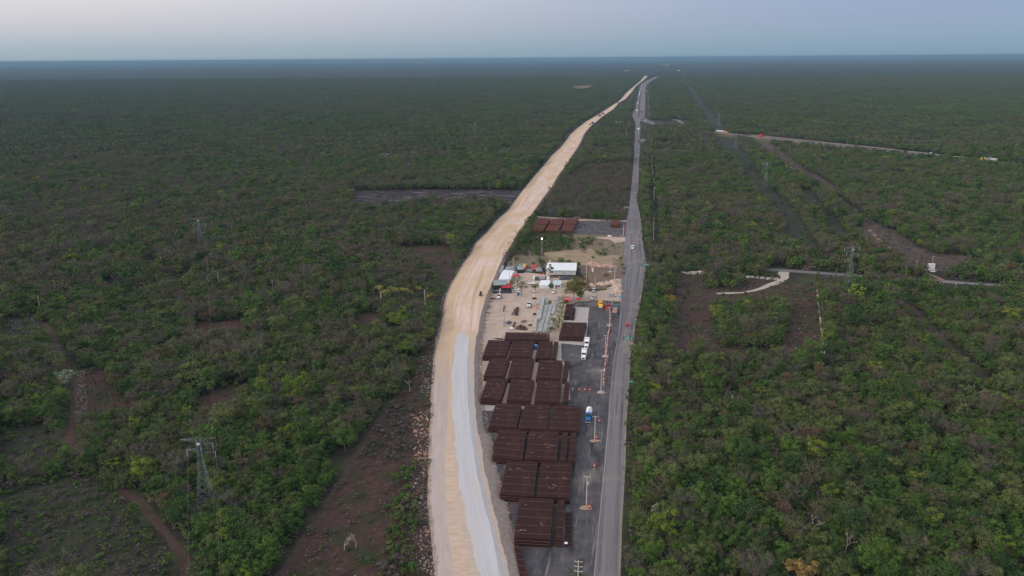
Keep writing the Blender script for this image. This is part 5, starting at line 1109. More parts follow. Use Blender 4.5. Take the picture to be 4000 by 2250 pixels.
# near prototypes: (trunk mesh, crown mesh)
NEAR = {}
sd_ = 1
for k in KINDS:
    NEAR[k] = []
    for v in range(3):
        H, W = [(7.2, 7.0), (6.2, 6.0), (8.2, 6.6)][v]; sd_ += 1
        t, c = tree_parts(k, H, W, 2300, .165, sd_)
        NEAR[k].append((t.mesh('trunk', m_bark), c.mesh('crown', LM[k])))
def joined(kind, H, W, n, leaf, seed, name):
    t, c = tree_parts(kind, H, W, n, leaf, seed); b = MB(); b.add(t.v, t.f, 0); b.add(c.v, c.f, 1)
    return bpy.data.objects.new(name, b.mesh(name, [m_bark, LM[kind]]))
def protos(cname, entries):
    """unlinked collection of source meshes used only by the stuff scatterers"""
    co = bpy.data.collections.new(cname)
    for o in entries: co.objects.link(o)
    return co, sorted(entries, key=lambda o: o.name)
def scatter(name, pts, rot, scl, idx, coll, label, cat=None):
    me = bpy.data.meshes.new(name); me.vertices.add(len(pts)); me.vertices.foreach_set('co', np.asarray(pts, np.float32).ravel())
    a = me.attributes.new('rotz', 'FLOAT', 'POINT'); a.data.foreach_set('value', np.asarray(rot, np.float32))
    a = me.attributes.new('size', 'FLOAT_VECTOR', 'POINT'); a.data.foreach_set('vector', np.asarray(scl, np.float32).ravel())
    a = me.attributes.new('pick', 'INT', 'POINT'); a.data.foreach_set('value', np.asarray(idx, np.int32))
    o = bpy.data.objects.new(name, me); C.objects.link(o); tag(o, label, cat, None, 'stuff')
    g = bpy.data.node_groups.new(name, 'GeometryNodeTree')
    g.interface.new_socket(name='Geometry', in_out='INPUT', socket_type='NodeSocketGeometry'); g.interface.new_socket(name='Geometry', in_out='OUTPUT', socket_type='NodeSocketGeometry')
    N_ = g.nodes; L_ = g.links
    gi = N_.new('NodeGroupInput'); go = N_.new('NodeGroupOutput'); mp = N_.new('GeometryNodeMeshToPoints'); ip = N_.new('GeometryNodeInstanceOnPoints')
    ci = N_.new('GeometryNodeCollectionInfo'); ci.inputs['Collection'].default_value = coll; ci.inputs['Separate Children'].default_value = True; ci.inputs['Reset Children'].default_value = True
    ip.inputs['Pick Instance'].default_value = True
    def attr(nm, ty):
        n = N_.new('GeometryNodeInputNamedAttribute'); n.data_type = ty; n.inputs['Name'].default_value = nm; return n
    ar, asz, ap = attr('rotz', 'FLOAT'), attr('size', 'FLOAT_VECTOR'), attr('pick', 'INT')
    cx = N_.new('ShaderNodeCombineXYZ'); L_.new(ar.outputs[0], cx.inputs['Z'])
    L_.new(gi.outputs[0], mp.inputs[0]); L_.new(mp.outputs[0], ip.inputs['Points']); L_.new(ci.outputs[0], ip.inputs['Instance'])
    L_.new(cx.outputs[0], ip.inputs['Rotation']); L_.new(asz.outputs[0], ip.inputs['Scale']); L_.new(ap.outputs[0], ip.inputs['Instance Index'])
    L_.new(ip.outputs[0], go.inputs[0])
    o.modifiers.new('scatter', 'NODES').node_group = g
    return o
# mid-distance single trees, joined meshes
mid = []
for ki, k in enumerate(KINDS):
    for v in range(3):
        H, W = [(7.2, 7.0), (6.2, 6.0), (8.2, 6.6)][v]; mid.append(joined(k, H, W, 560, .33, 100+ki*5+v, '%s_tree_%s' % (k, 'abc'[v])))
shr = []
for ki, k in enumerate(('green', 'olive', 'mauve', 'dark')):
    r = np.random.default_rng(300+ki); b = MB(); P, Nn = crown_pts(260, 2.6, 2.2, .9, 8, r); leaves(b, P, Nn, .17, 0, r); shr.append(bpy.data.objects.new('shrub_%s' % 'abcd'[ki], b.mesh('shrub', LM[k])))
mid_c, mid_l = protos('forest kinds', mid); shr_c, shr_l = protos('shrub kinds', shr)
MIDX = {k: [i for i, o in enumerate(mid_l) if o.name.startswith(k)] for k in KINDS}
# far woodland patches
PS = 42.0
far = []
for v in range(10):
    r = np.random.default_rng(500+v); b = MB(); brown = v >= 6
    for _ in range(58):
        x, y = r.uniform(-PS/2, PS/2, 2); k = r.choice(KINDS, p=[.30,.12,.24,.05,.12,.13,.04] if not brown else [.12,.05,.26,.02,.22,.26,.07])
        Wd = r.uniform(4.5, 8.5); Hh = r.uniform(5.0, 8.5); P, Nn = crown_pts(60, Wd, Hh*.7, Hh*.62, 5, r)
        leaves(b, P+np.array([x, y, 0]), Nn, .8, KINDS.index(k), r)
    far.append(bpy.data.objects.new('woodland_%s' % 'abcdefghij'[v], b.mesh('woodland', [LM[k] for k in KINDS])))
far_c, far_l = protos('woodland kinds', far)

# ---- where trees stand
def inpoly(px, py, poly):
    c = np.zeros(px.shape, bool); n = len(poly); j = n-1
    for i in range(n):
        xi, yi = poly[i]; xj, yj = poly[j]
        if yi != yj: c ^= ((yi > py) != (yj > py)) & (px < (xj-xi)*(py-yi)/(yj-yi)+xi)
        j = i
    return c
def edge(tab):
    t = sorted(tab, key=lambda p: p[1]); return [p[1] for p in t], [p[0] for p in t]
def between(px, py, L, Rr, mL, mR, ylo, yhi):
    mR = mR+np.clip((760-py)/45, 0, 9); mL = mL+np.clip((560-py)/60, 0, 3)
    a = np.interp(py, *edge(L)); b = np.interp(py, *edge(Rr)); s = (py-Y0)*.958/HGT
    return (px > a-mL*s) & (px < b+mR*s) & (py > ylo) & (py < yhi)
def near_line(x, y, pts, wd):
    P = [G(*p) for p in pts]; m = np.zeros(x.shape, bool)
    for a, b in zip(P, P[1:]):
        dx, dy = b.x-a.x, b.y-a.y; L2 = dx*dx+dy*dy+1e-9; t = np.clip(((x-a.x)*dx+(y-a.y)*dy)/L2, 0, 1)
        m |= (x-a.x-t*dx)**2+(y-a.y-t*dy)**2 < wd*wd
    return m
_ph = rng.uniform(0, 6.28, (14, 2)); _fr = rng.normal(size=(14, 2))
def lown(x, y, sc, k=0):
    v = 0
    for i in range(7): v = v+np.sin(x/sc*_fr[(i+k) % 14, 0]+y/sc*_fr[(i+k) % 14, 1]+_ph[(i+k) % 14, 0])
    return v/7*1.6
STRIP1 = [(2655,297),(2676,323),(2704,355),(2731,406),(2772,450),(2805,500),(2850,575),(2904,629),(2940,685),(2985,748),(3031,790),(3067,831),(3100,880),(3125,939),(3160,985),(3230,1000)]
Z_BURN = [(a, b+(18 if b > 760 else 0)) for a, b in Z_BURN]
STRIP2 = [(3143,743),(3187,803),(3241,863),(3275,910),(3290,940)]
STRIP3 = [(2960,548),(2980,560),(3051,613),(3116,667),(3198,711),(3240,745)]
POLES_R = [(2540,532),(2545,560),(2546,655),(2549,727),(2555,800),(2556,860),(2560,940),(2566,985)]
def blocked(x, y, px, py, far=False, s=3.0):
    k = s if far else s*.45
    m = between(px, py, LE, RE, 3.5+k, 3.5+k, 294, 2500) | between(px, py, HL, HR, 1.0+k*(1 if far else .9), 3.6+k*(1 if far else .45), 327, 2500)
    m |= near_line(x, y, [(2509,333),(2530,318),(2553,306),(2572,297),(2593,286.5),(2621,273),(2650,258.5)], 24+s) | near_line(x, y, [(2648,257.5),(2600,256)], 18+s)
    m |= near_line(x, y, [(2790,519),(2931,532),(3050,547),(3200,560),(3415,582),(3600,602),(3850,631),(4080,656)], 16+s) | near_line(x, y, [(2790,527),(2931,541),(3050,556),(3200,571),(3415,593),(3600,613),(3850,641),(4080,668)], 10+s) | inpoly(px, py, Z_JCT)
    m |= near_line(x, y, [(2500,464),(2530,474),(2600,488)], 10+s) | near_line(x, y, [(2624,466),(2652,472),(2674,489)], 6+s)
    m |= near_line(x, y, STRIP1[:8], 12+s*.8) | near_line(x, y, STRIP1[7:], 7.5+s*.8) | near_line(x, y, STRIP3, 10+s*.8)
    if far: return m
    m |= near_line(x, y, [(2515,1030),(2560,1036)], 8)|near_line(x, y, [(3030,1055),(3160,1064),(3340,1078)], 7.5)|near_line(x, y, [(3440,1085),(3673,1098),(3792,1108),(3860,1112)], 7.5)|near_line(x, y, [(3860,1112),(4000,1119)], 5.5)
    m |= near_line(x, y, [(2800,1147),(2897,1144),(2975,1125),(3021,1108),(3066,1084),(3060,1063)], 5.5)
    m |= near_line(x, y, STRIP2, 6.5) | near_line(x, y, POLES_R, 4.5)
    m |= near_line(x, y, [(3391,894),(3471,971),(3521,1004),(3579,1037),(3681,1093)], 5) | near_line(x, y, [(3635,1043),(3640,1058)], 9)
    m |= near_line(x, y, [(179,1271),(228,1367),(297,1478),(300,1520),(297,1560),(276,1664),(269,1719),(320,1765)], 3.6)
    m |= near_line(x, y, [(500,1930),(607,2030),(662,2099),(718,2182),(731,2250),(740,2320)], 3.2)
    m |= near_line(x, y, [(1050,2300),(1240,2035),(1350,1850),(1400,1760),(1560,1545)], 3.2)
    m |= near_line(x, y, [(3540,1175),(3597,1251),(3715,1365),(3836,1479),(3905,1524)], 4.6)
    m |= near_line(x, y, [(832,1006),(766,1052),(704,1089)], 4) | near_line(x, y, [(621,1122),(501,1145)], 3.5)
    m |= near_line(x, y, [(805,1975),(812,2100),(800,2330)], 3.0) | near_line(x, y, [(807,1972)], 5) if False else near_line(x, y, [(800,1965),(812,1985)], 4)
    m |= near_line(x, y, [(3040,1072),(3160,1082),(3330,1096)], 9) | near_line(x, y, [(3480,1103),(3673,1116),(3860,1128)], 9) | near_line(x, y, [(3110,1094),(3330,1110)], 7) | near_line(x, y, [(3640,1130),(3810,1138)], 7)
    for z in (Z_BURN, Z_RED1, Z_RED2, Z_RED3, Z_FIELD, Z_R4, Z_R5, Z_LL, Z_L2, Z_L3, Z_MID, Z_RB, Z_CAMP, Z_PAD2, Z_MEAD): m |= inpoly(px, py, z)
    m |= inpoly(px, py, Z_BET) & (np.sin(x*12.9898+y*78.233)*43758.5453 % 1 < .42)
    m |= inpoly(px, py, Z_CLR) & ~inpoly(px, py, Z_ISL) & ~inpoly(px, py, Z_ISL2)
    return m
HERO = [(475,1092,11),(262,1520,5.5),(3122,2250,4),(1350,1775,6),(1590,1405,5),(285,1035,7),(980,1295,5),(1550,1290,6),(3160,1085,6),(2600,1172,6),(2618,1204,5),(2205,837,5),(2550,1157,5),(3172,2105,3.2),(3100,1938,2.5),(3300,2168,2.5),(2842,1603,2.5),(3812,1563,4),(1600,1533,4),(2540,2022,2),(805,1975,4.5),(3308,1160,5),(2988,738,6),(787,972,5),(1310,852,5),(855,1112,4),(159,1223,4),(1067,1137,4)]
def hero(x, y):
    m = np.zeros(x.shape, bool)
    for a, b, r in HERO:
        p = G(a, b); m |= (x-p.x)**2+(y-p.y)**2 < r*r
        q = G(a, b); m |= (x-p.x)**2+((y-p.y+r*.9)/1.6)**2 < (r*.7)**2
    px, py = PX(x, y); m |= inpoly(px, py, [(1425,1140),(1700,1140),(1720,1215),(1600,1205),(1430,1192)]) | inpoly(px, py, [(0,1320),(140,1325),(140,1372),(0,1372)])
    return m
def grid(ymin, ymax, sp, marg=40):
    hw = ymax*.72+marg; nx = int(2*hw/sp); ny = int((ymax-ymin)/sp)
    X, Y = np.meshgrid(np.arange(nx)*sp-hw, np.arange(ny)*sp+ymin); x = X.ravel()+rng.uniform(-.48, .48, X.size)*sp; y = Y.ravel()+rng.uniform(-.48, .48, X.size)*sp
    px, py = PX(x, y); k = (px > -marg*scale_at_arr(py)) & (px < 4000+marg*scale_at_arr(py)) & (py < 2330+marg*4) & (y > 60)
    return x[k], y[k], px[k], py[k]
def scale_at_arr(py): return np.clip((py-Y0)*.958/HGT, .05, 20)
def choose_kind(x, y, px, py, r):
    n1 = lown(x, y, 30, 0); n2 = lown(x, y, 22, 5); n3 = lown(x, y, 150, 3)
    brown = np.clip(.42+.36*n1+.40*n3, .04, .94)
    brown = np.where(inpoly(px, py, Z_BET), .85, brown)
    u = r.uniform(size=x.shape); u2 = r.uniform(size=x.shape)
    k = np.where(u < brown, np.where(u2 < .30, 'mauve', np.where(u2 < .56, 'tan', np.where(u2 < .95, 'olive', 'rust'))),
                 np.where(u2 < .46+.2*n2, 'green', np.where(u2 < .66+.2*n2, 'dark', np.where(u2 < .955, 'olive', 'lime'))))
    bz = inpoly(px, py, Z_BET); k = np.where(bz & (k == 'olive'), np.where(u2 < .8, 'mauve', 'rust'), k)
    return k
x, y, px, py = grid(60, 1150, 3.9, 14)
ok = ~blocked(x, y, px, py) & ~hero(x, y); x, y, px, py = x[ok], y[ok], px[ok], py[ok]
kind = choose_kind(x, y, px, py, rng)
hgt = np.clip(.90+.30*lown(x, y, 24, 8)+np.exp(rng.normal(size=x.shape)*.5)*.36-.36, .35, 2.0)
low = inpoly(px, py, Z_BET); hgt = np.where(low, hgt*.6, hgt)
wd = (.25+.75*hgt)*rng.uniform(.72, 1.2, x.shape)
rot = rng.uniform(0, 6.28, x.shape)
# choose the 300 that show largest: each is a thing of its own
vis = (px > 10) & (px < 3990) & (py > 1000) & (py < 2262)
area = wd*hgt*scale_at_arr(py)**2*np.where(vis, 1, 0)
big = np.argsort(-area)[:300]; isb = np.zeros(x.shape, bool); isb[big] = True
var = rng.integers(0, 3, x.shape)
WORD = dict(green='bright leafy green', dark='dense dark green', olive='dull olive green', lime='yellow green', tan='dry tan leaved', mauve='bare grey twiggy', rust='rust brown leaved')
MARKS = [('the left foreground pylon', 806, 1980), ('the bottom left corner', 60, 2230), ('the scrubby lower left field', 350, 2060), ('the bend of the red track', 290, 1740), ('the track end at the bottom edge', 735, 2200),
         ('the ploughed red field', 420, 1540), ('the dark red diagonal track', 1300, 1950), ('the bottom edge left of centre', 1000, 2220), ('the middle of the left wood', 1080, 1780), ('the upper part of the left wood', 1150, 1560),
         ('the rubble belt of the embankment', 1640, 1900), ('the road sign for MUNA', 2500, 1340), ('the small green road sign', 2500, 1500), ('the lower highway end', 2480, 2150), ('the middle highway verge', 2480, 1800),
         ('the white forked dead tree', 3190, 2060), ('the tall golden tree', 3120, 2220), ('the bottom right corner', 3930, 2200), ('the right edge halfway down', 3930, 1850), ('the middle of the right wood', 3250, 1750),
         ('the stony cleared field', 2850, 1480), ('the dry stone wall', 3230, 1430), ('the red track on the right', 3780, 1450), ('the lower centre of the right wood', 2850, 2000), ('the upper left right wood', 2700, 1650), ('the right wood short of the corner', 3600, 2050)]
def where(cx, cy):
    nm, mx_, my_ = min(MARKS, key=lambda m: (m[1]-cx)**2+(1.3*(m[2]-cy))**2)
    dx, dy = cx-mx_, cy-my_; s = 'left of' if dx < 0 else 'right of'
    if abs(dx)+abs(dy) < 45: return 'beside '+nm
    if abs(dy) > 1.5*abs(dx): s = 'nearer than' if dy > 0 else 'beyond'
    elif abs(dx) < 2.2*abs(dy): s = ('nearer and ' if dy > 0 else 'beyond and ')+s
    return s+' '+nm
labs = {}
for i in big:
    i = int(i); k = str(kind[i]); sz = 'small ' if hgt[i] < 1.08 else ('large ' if hgt[i] > 1.35 else '')
    lb_ = '%s%s tree %s' % (sz, WORD[k], where(px[i], py[i]))
    t_, c_ = NEAR[k][int(var[i])]
    e = thing('forest_tree', lb_, 'tree', (float(x[i]), float(y[i]), 0), float(rot[i]), 'forest trees in the foreground woods')
    e.scale = (float(wd[i]), float(wd[i]), float(hgt[i]))
    for nm, me in (('trunk', t_), ('crown', c_)):
        o = bpy.data.objects.new(nm, me); C.objects.link(o); o.parent = e
# ------------------------------------------------------------------ trees that can be told apart
def lone(px_, py_, H, W, kind, label, n=1500, leaf=.19, seed=1, name='camp_tree', lm=None, bark=None, lobes=15, flat=.72, group=None):
    r = np.random.default_rng(seed); e = thing(name, label, 'tree', G(px_, py_), 0, group); tr = MB()
    limbs(tr, H, W, 5, r, .18, 3); tr.build('trunk', bark or m_bark, e)
    cr_ = MB(); P, Nn = crown_pts(n, W, H*flat, H*.66, int(lobes*1.6), r, .1); leaves(cr_, P, Nn, leaf, r=r); cr_.build('crown', lm or LM[kind], e); return e
lone(2148, 1083, 8.2, 6.4, 'dark', 'dark green two lobed tree hiding the left end of the white shed', seed=21, lobes=7, n=1800, flat=.85)
lone(2240, 1172, 11.5, 15, 'lime', 'big yellow green tree behind the red canopy, left half of the pair', 5200, .26, 22, lobes=40, flat=1.05, lm=leafmat('camp tree leaves', (.13,.14,.03), (.15,.16,.04)))
lone(2270, 1165, 11.5, 13, 'rust', 'brown leaved tree right of the big yellow green one', 3600, .24, 23, lobes=30, flat=1.0)
lone(2265, 1178, 6.5, 5.5, 'green', 'smaller green tree below the brown leaved camp tree', 1100, .2, 24)
lone(2153, 1137, 5.2, 4.4, 'dark', 'small dark palm like tree in front of the white ridge tent', 700, .2, 25)
lone(2036, 1152, 9, 8.5, 'olive', 'thin olive tree right of the blue toilet', 800, .2, 26)
lone(1999, 1129, 6.2, 4.2, 'lime', 'ochre green tree in front of the dark red lean to', 900, .2, 27, lm=leafmat('ochre leaves', (.18,.13,.04), (.22,.16,.05)))
lone(2022, 1120, 7, 8, 'silver', 'pale flowering tree above the white pickup', 900, .2, 28)
lone(2092, 1137, 4.6, 4.6, 'olive', 'bushy tree over the half hidden white car', 700, .2, 29)
for i, (x_, y_) in enumerate(((2203,1183),(2199,1200),(2196,1218),(2192,1236),(2188,1255),(2184,1272),(2177,1288),(2168,1300))):
    lone(x_, y_, 3.8, 6.4, 'green' if i < 6 else 'olive', ['first','second','third','fourth','fifth','sixth','seventh','eighth'][i]+' bush from the red canopy in the green hedge beside the sleepers', 420, .17, 40+i, 'hedge_bush', group='green hedge beside the sleepers')
for i, (x_, y_) in enumerate(((2150,1299),(2160,1262),(2148,1195),(2288,1085),(2290,1100),(2380,1130),(2437,1060),(2432,1045),(2436,1080),(2425,1020))):
    lone(x_, y_, 3.2, 3.4, ['olive','green'][i % 2], ['shrub at the near end of the sleeper rows','shrub growing among the near sleepers','shrub growing among the far sleepers','bush beside the tall bare pole, farther one','bush beside the tall bare pole, nearer one','dark bush left of the tall limestone cone','bush on the highway verge by the double armed pole','second bush back on the left highway verge','lowest bush on the left highway verge','farthest bush on the left highway verge'][i], 330, .17, 60+i, 'camp_bush', group='bushes around the camp')
lone(475, 1085, 11, 27, 'olive', 'very wide flat topped green tree in the upper left wood', 4200, .26, 80, 'spreading_tree', lm=leafmat('feathery green', (.055,.085,.025), (.06,.09,.03)), lobes=30, flat=.62)
lone(262, 1515, 8.5, 9.0, 'silver', 'silvery pale tree at the top of the ploughed field', 1700, .2, 81, 'silver_tree', lm=LM['silver'])
lone(3122, 2330, 11.5, 9.0, 'lime', 'tall golden leaved tree at the bottom edge of the photo', 2600, .2, 82, 'golden_tree', lm=leafmat('golden leaves', (.26,.18,.05), (.30,.21,.07)))
lone(1350, 1770, 10, 11, 'green', 'big round bright green tree left of the dark red track', 2600, .21, 83, 'forest_tree')
lone(1590, 1400, 8, 8, 'lime', 'bright lime tree near the rubble beside the haul road', 1700, .2, 84, 'forest_tree', lm=leafmat('fresh lime leaves', (.10,.18,.02), (.12,.20,.03)))
lone(285, 1030, 7, 12, 'lime', 'bright yellow green tree left of the wide flat topped tree', 1500, .3, 85, 'forest_tree', lm=leafmat('acid leaves', (.14,.20,.015), (.16,.22,.02)))
lone(980, 1290, 7.5, 8.5, 'green', 'round fresh green tree above the red clearing in the left wood', 1500, .24, 86, 'forest_tree')
lone(1550, 1285, 9, 11, 'lime', 'yellowish broad tree above the red ploughed strip near the embankment', 1900, .25, 87, 'forest_tree')
lone(3160, 1080, 9, 9, 'mauve', 'pale brown leafless tree beside the side road', 700, .16, 88, 'bare_tree', lm=leafmat('pinkish twigs', (.22,.15,.12), (.24,.16,.13)))
lone(2600, 1170, 8, 9, 'rust', 'russet tree on the right highway verge beyond the green sign', 1500, .22, 89, 'forest_tree')
lone(2618, 1200, 8, 7, 'lime', 'bright yellow tree below the russet one right of the highway', 1300, .22, 90, 'forest_tree', lm=leafmat('yellow leaves', (.26,.21,.03), (.28,.23,.04)))
lone(2205, 835, 6, 6.5, 'green', 'round green tree behind the far yard', 1100, .25, 91, 'forest_tree', lm=LM['dark'])
lone(2550, 1155, 6, 9, 'dark', 'dark spreading tree overhanging the right edge of the highway', 1300, .22, 92, 'forest_tree')
def deadtree(px_, py_, H, label, seed):
    r = np.random.default_rng(seed); e = thing('dead_tree', label, 'tree', G(px_, py_)); mb = MB()
    def grow(p, d, L, rad, dep):
        q = p+d*L; mb.tube(p, q, rad, rad*.7, 5)
        if dep == 0: return
        for _ in range(2 if dep > 1 else 3):
            nd = (d+Vector(r.normal(size=3)*.48)); nd.z = abs(nd.z)*.9+.15; nd.normalize(); grow(q, nd, L*r.uniform(.6, .85), rad*.68, dep-1)
    grow(Vector((0, 0, 0)), Vector((.1, 0, 1)).normalized(), H*.33, .17, 4); mb.build('branches', m_white, e); return e
deadtree(3172, 2100, 9.5, 'white forked dead tree in the lower right wood', 5)
deadtree(3100, 1935, 7.5, 'slim white dead tree above the forked one', 6)
deadtree(3300, 2165, 7.5, 'leaning pale dead tree right of the forked one', 7)
deadtree(2842, 1600, 7, 'pale dead trunk in the upper part of the right wood', 8)
deadtree(3812, 1560, 8, 'bare pale tree at the lower end of the red track on the right', 9)
deadtree(1600, 1530, 8, 'pale leafless tree beside the head of the dark red track', 10)
deadtree(2540, 2020, 7, 'thin bare tree leaning over the highway verge', 13)
deadtree(1345, 2150, 6, 'thin bare sapling in the dark red cleared belt', 14)
deadtree(1390, 2140, 5.5, 'second thin bare sapling in the dark red cleared belt', 15)
# coconut palms
m_frond = leafmat('palm fronds', (.15,.165,.03), (.25,.21,.04)); m_frondd = leafmat('dark palm fronds', (.07,.08,.02), (.12,.11,.03))
def palm(px_, py_, H, label, seed, m=m_frond, group='palms in the grove'):
    r = np.random.default_rng(seed); e = thing('palm_tree', label, 'palm', G(px_, py_), r.uniform(0, 6), group)
    MB().tube((0, 0, 0), (.2, 0, H*.5), .2, .16).tube((.2, 0, H*.5), (.25, .1, H), .16, .12).build('trunk', m_bark, e)
    mb = MB(); n = 17
    for i in range(n):
        a = 2*pi*i/n+r.uniform(-.2, .2); up = r.uniform(.3, 1.9); L = r.uniform(2.3, 3.0); pr = None
        for k in range(7):
            t = k/6; rr2 = L*t; z = H+up*1.8*t-2.7*t*t*.8
            c = Vector((.25+cos(a)*rr2*(1-.15*t), .1+sin(a)*rr2*(1-.15*t), z)); w_ = .42*(1-t)**.5*min(1, t*4+.3); s = Vector((-sin(a), cos(a), 0))*w_
            cur = (c+s-Vector((0, 0, w_*.5)), c, c-s-Vector((0, 0, w_*.5)))
            if pr: mb.add([*pr, *cur], [(0, 1, 4, 3), (1, 2, 5, 4)])
            pr = cur
    mb.build('fronds', m, e); return e
pp = [(1458,1158),(1475,1152),(1487,1160),(1500,1166),(1520,1158),(1535,1150),(1545,1162),(1560,1168),(1575,1155),(1590,1166),(1605,1160),(1634,1154),(1665,1170),(1680,1178),(1512,1172)]
for i, (x_, y_) in enumerate(pp): palm(x_, y_, 3.6+2.4*((i*7) % 5)/4, 'palm number %d from the left in the yellowing palm grove' % (i+1) if False else ['leftmost palm of the grove','second palm from the left in the grove','palm just above the transformer pole','low palm right of the transformer pole','tall palm left of the grove centre','central palm of the grove, back one','central palm of the grove, front one','low palm right of the grove centre','bright palm in the right half of the grove','front palm in the right half of the grove','palm left of the tallest single one','single palm with a clear pale trunk','palm behind the pale pole by the embankment','palm nearest the embankment','lowest palm in the front of the grove'][i], 30+i, m_frondd if i in (0, 4, 7, 12) else m_frond)
for i, (x_, y_) in enumerate(((20,1345),(45,1350),(70,1345),(95,1352),(118,1346))): palm(x_, y_, 4.2, ['first','second','third','fourth','fifth'][i]+' dark palm counted from the left edge of the photo', 70+i, m_frondd, 'dark palms at the left edge')
palm(308*1+1002, 848, 4.5, 'lone yellowish palm in the wood left of the burnt field', 90)
# the rest of the near wood (leafy prototypes) and the middle distance
rest = ~isb
near_objs = []
for k in KINDS:
    for v in range(3):
        b = MB(); t_, c_ = NEAR[k][v]; me = c_.copy(); 
        bm = bmesh.new(); bm.from_mesh(c_)
        for f in bm.faces: f.material_index = 1
        bm.from_mesh(t_); me2 = bpy.data.meshes.new('tree'); bm.to_mesh(me2); bm.free(); me2.materials.append(m_bark); me2.materials.append(LM[k])
        near_objs.append(bpy.data.objects.new('%s_wood_%s' % (k, 'abc'[v]), me2))
near_c, near_l = protos('near forest kinds', near_objs)
NIDX = {k: [i for i, o in enumerate(near_l) if o.name.startswith(k)] for k in KINDS}
def put(name, sel, coll, table, label):
    idx = np.array([table[k][v] for k, v in zip(kind[sel], var[sel])])
    scatter(name, np.stack([x[sel], y[sel], np.zeros(sel.sum())], 1), rot[sel], np.stack([wd[sel], wd[sel], hgt[sel]], 1), idx, coll, label, 'forest')
put('forest', rest & (y < 430), near_c, NIDX, 'dense scrub forest either side of the highway and embankment')
put('forest', rest & (y >= 430), mid_c, MIDX, 'mixed green and grey forest in the middle distance')
# understorey and shrubs on cleared ground
sx_, sy_, spx, spy = grid(60, 1250, 2.6, 6)
dens = np.where(~blocked(sx_, sy_, spx, spy) & ~hero(sx_, sy_) & (sy_ < 520), .8, 0.0); wood = dens > 0
for z, d in ((Z_LL, .8), (Z_L2, .6), (Z_L3, .35), (Z_MID, .38), (Z_JCT, .6), (Z_RB, .25), (Z_BET, .3), (Z_CLR, .24), (Z_FIELD, .08), (Z_RB2, .2), (Z_BURN, .12), (Z_RED1, .06), (Z_R5, .04), (Z_R4, .05)): dens = np.where(inpoly(spx, spy, z), d, dens)
for l, wdt, d in ((STRIP1, 11, .2), (STRIP2, 6, .2), (STRIP3, 11, .2), (POLES_R, 5, .4)): dens = np.where(near_line(sx_, sy_, l, wdt), d, dens)
mead = inpoly(spx, spy, Z_MEAD); mn = lown(sx_, sy_, 14, 2); dens = np.where(mead, np.where((spx < 2235) & (spy < 1000) & (spy > 905), .85, np.where(mn > .25, .4, .05)), dens)
mound = inpoly(spx, spy, c3([(560,760),(900,720),(1280,690),(1400,790),(1700,790),(1640,930),(1400,950),(900,870),(650,800)], 1950, 780, 3.623)); dens = np.where(mound, .02, dens)
mid_line = [(1560,1930),(1590,1850)]  # green hedge in the cleared belt
pg = inpoly(spx, spy, [(1435,1146),(1695,1146),(1705,1205),(1600,1200),(1435,1190)]); dens = np.where(pg, .85, dens)
hedge = inpoly(spx, spy, [(1470,2330),(1510,2130),(1530,1950),(1560,1830),(1610,1820),(1625,1950),(1615,2100),(1625,2330)]); dens = np.where(hedge, .95, dens)
grove = inpoly(spx, spy, [(1430,1780),(1480,1650),(1560,1560),(1625,1600),(1610,1780),(1540,1800)]); dens = np.where(grove, .75, dens)
verge = between(spx, spy, HR, HR, -.6, 4.2, 600, 2400); dens = np.where(verge, .8, dens)
clr = between(spx, spy, LE, RE, .8, 1.2, 294, 2500) | between(spx, spy, HL, HR, .5, .6, 327, 2500) | inpoly(spx, spy, [(1940,1055),(2290,1062),(2330,1110),(2440,1080),(2440,2330),(2000,2330),(1860,1700),(1850,1300)]) | inpoly(spx, spy, Z_PAD2)
clr |= near_line(sx_, sy_, [(2800,1147),(2897,1144),(2975,1125),(3066,1084)], 3)
sel = (rng.uniform(size=sx_.shape) < dens) & ~clr
n = sel.sum(); s_ = rng.uniform(.4, 1.25, n)*np.where(mead[sel], 1.5, 1)*np.where(hedge[sel] | grove[sel], 1.45, 1)
s_ = np.where(wood[sel], rng.uniform(.9, 1.9, n), s_); ix = rng.choice(4, n, p=[.34, .3, .26, .1]); ix = np.where(grove[sel], 2, ix); midz = inpoly(spx[sel], spy[sel], Z_MID) & ~hedge[sel]; ix = np.where((midz | inpoly(spx[sel], spy[sel], Z_BURN) | inpoly(spx[sel], spy[sel], Z_RB) | near_line(sx_[sel], sy_[sel], STRIP3, 11)) & (rng.uniform(size=n) < .75), 2, ix)
scatter('shrubs', np.stack([sx_[sel], sy_[sel], np.zeros(n)], 1), rng.uniform(0, 6.28, n), np.stack([s_, s_, s_*rng.uniform(.7, 1.2, n)], 1), ix, shr_c, 'low scattered shrubs on cleared and scrubby ground')
# far woodland
gx, gy, gpx, gpy = grid(1150+PS/2, 6200, PS*.93, 60)
ok = ~blocked(gx, gy, gpx, gpy, True, 26.0)
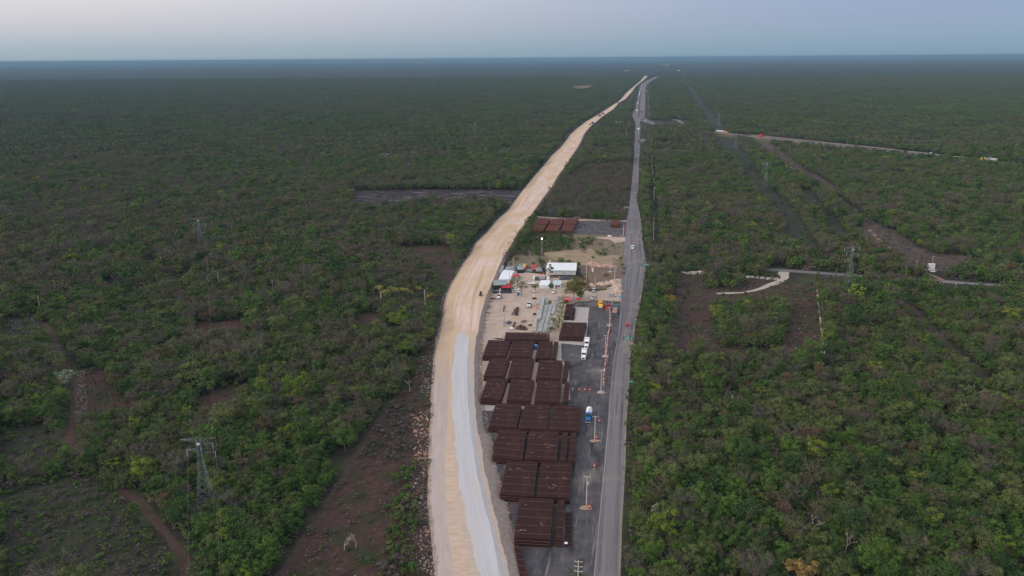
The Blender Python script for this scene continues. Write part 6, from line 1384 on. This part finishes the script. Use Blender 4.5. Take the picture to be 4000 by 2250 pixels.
# single trees fill in beside the distant roads, where whole woodland patches would spill over them
bx_, by_ = gx[~ok], gy[~ok]; q_ = 7; ox, oy = np.meshgrid((np.arange(q_)+.5)/q_*PS*.93-PS*.465, (np.arange(q_)+.5)/q_*PS*.93-PS*.465)
fx = (bx_[:, None]+ox.ravel()[None]).ravel(); fy = (by_[:, None]+oy.ravel()[None]).ravel(); fx = fx+rng.uniform(-2.5, 2.5, fx.size); fy = fy+rng.uniform(-2.5, 2.5, fx.size); fpx, fpy = PX(fx, fy)
fk = ~blocked(fx, fy, fpx, fpy, True, 5.0); fx, fy, fpx, fpy = fx[fk], fy[fk], fpx[fk], fpy[fk]; n = len(fx); kk = choose_kind(fx, fy, fpx, fpy, rng); vv = rng.integers(0, 3, n); h_ = rng.uniform(.8, 1.2, n)
scatter('roadside_forest', np.stack([fx, fy, np.zeros(n)], 1), rng.uniform(0, 6.28, n), np.stack([h_*1.15, h_*1.15, h_], 1), np.array([MIDX[k][v] for k, v in zip(kk, vv)]), mid_c, 'forest edges beside the distant roads and embankment', 'forest')
gx, gy = gx[ok], gy[ok]; nb = lown(gx, gy, 260, 2)*.6+lown(gx, gy, 90, 6)*.5+rng.normal(size=gx.shape)*.35
ix = np.where(nb > .12, rng.integers(6, 10, gx.shape), rng.integers(0, 6, gx.shape))
sc_ = 1+rng.uniform(-.12, .25, gx.shape)
scatter('distant_forest', np.stack([gx, gy, np.zeros(gx.shape)], 1), rng.integers(0, 4, gx.shape)*pi/2+rng.uniform(-.3, .3, gx.shape), np.stack([np.ones(gx.shape)*1.08, np.ones(gx.shape)*1.08, sc_], 1), ix, far_c, 'unbroken forest stretching towards the horizon', 'forest')
# last kilometres to the horizon: canopy skin
mb = MB(); yy = list(np.geomspace(6150, 61000, 110)); cols = 150; vs = []
for yv in yy:
    for j in range(cols):
        xv = (j/(cols-1)-.5)*2*yv*.78; vs.append((xv, yv, 6.0+2.2*float(lown(np.array(xv), np.array(yv), 120, 1))))
mb.v = vs; mb.f = [(i*cols+j, i*cols+j+1, (i+1)*cols+j+1, (i+1)*cols+j) for i in range(len(yy)-1) for j in range(cols-1)]; mb.m = [0]*len(mb.f)
m_can = mat('distant canopy', (.008,.014,.008), 1, scale=.02, col2=(.017,.024,.014), detail=6); layer(m_can, (.026,.024,.02), .003, .5, .7, (.25, 1, 1))  # colour darkened to stand in for the crown self-shadow a smooth skin lacks
tag(mb.build('horizon_forest', m_can), 'thin dark band of forest along the horizon', 'forest', None, 'stuff')

# ------------------------------------------------------------------ haze
mb = MB(); mb.box((0, 30500, 72.5), (110000, 64000, 147))
hz = mb.build('haze', [])
hm = bpy.data.materials.new('haze'); hm.use_nodes = True; t = hm.node_tree; t.nodes.clear()
vo = t.nodes.new('ShaderNodeVolumePrincipled'); vo.inputs['Color'].default_value = (.26, .44, .60, 1); vo.inputs['Density'].default_value = 0.000065; vo.inputs['Anisotropy'].default_value = 0
mo = t.nodes.new('ShaderNodeOutputMaterial'); t.links.new(vo.outputs[0], mo.inputs['Volume']); hz.data.materials.append(hm)
hz['kind'] = 'stuff'
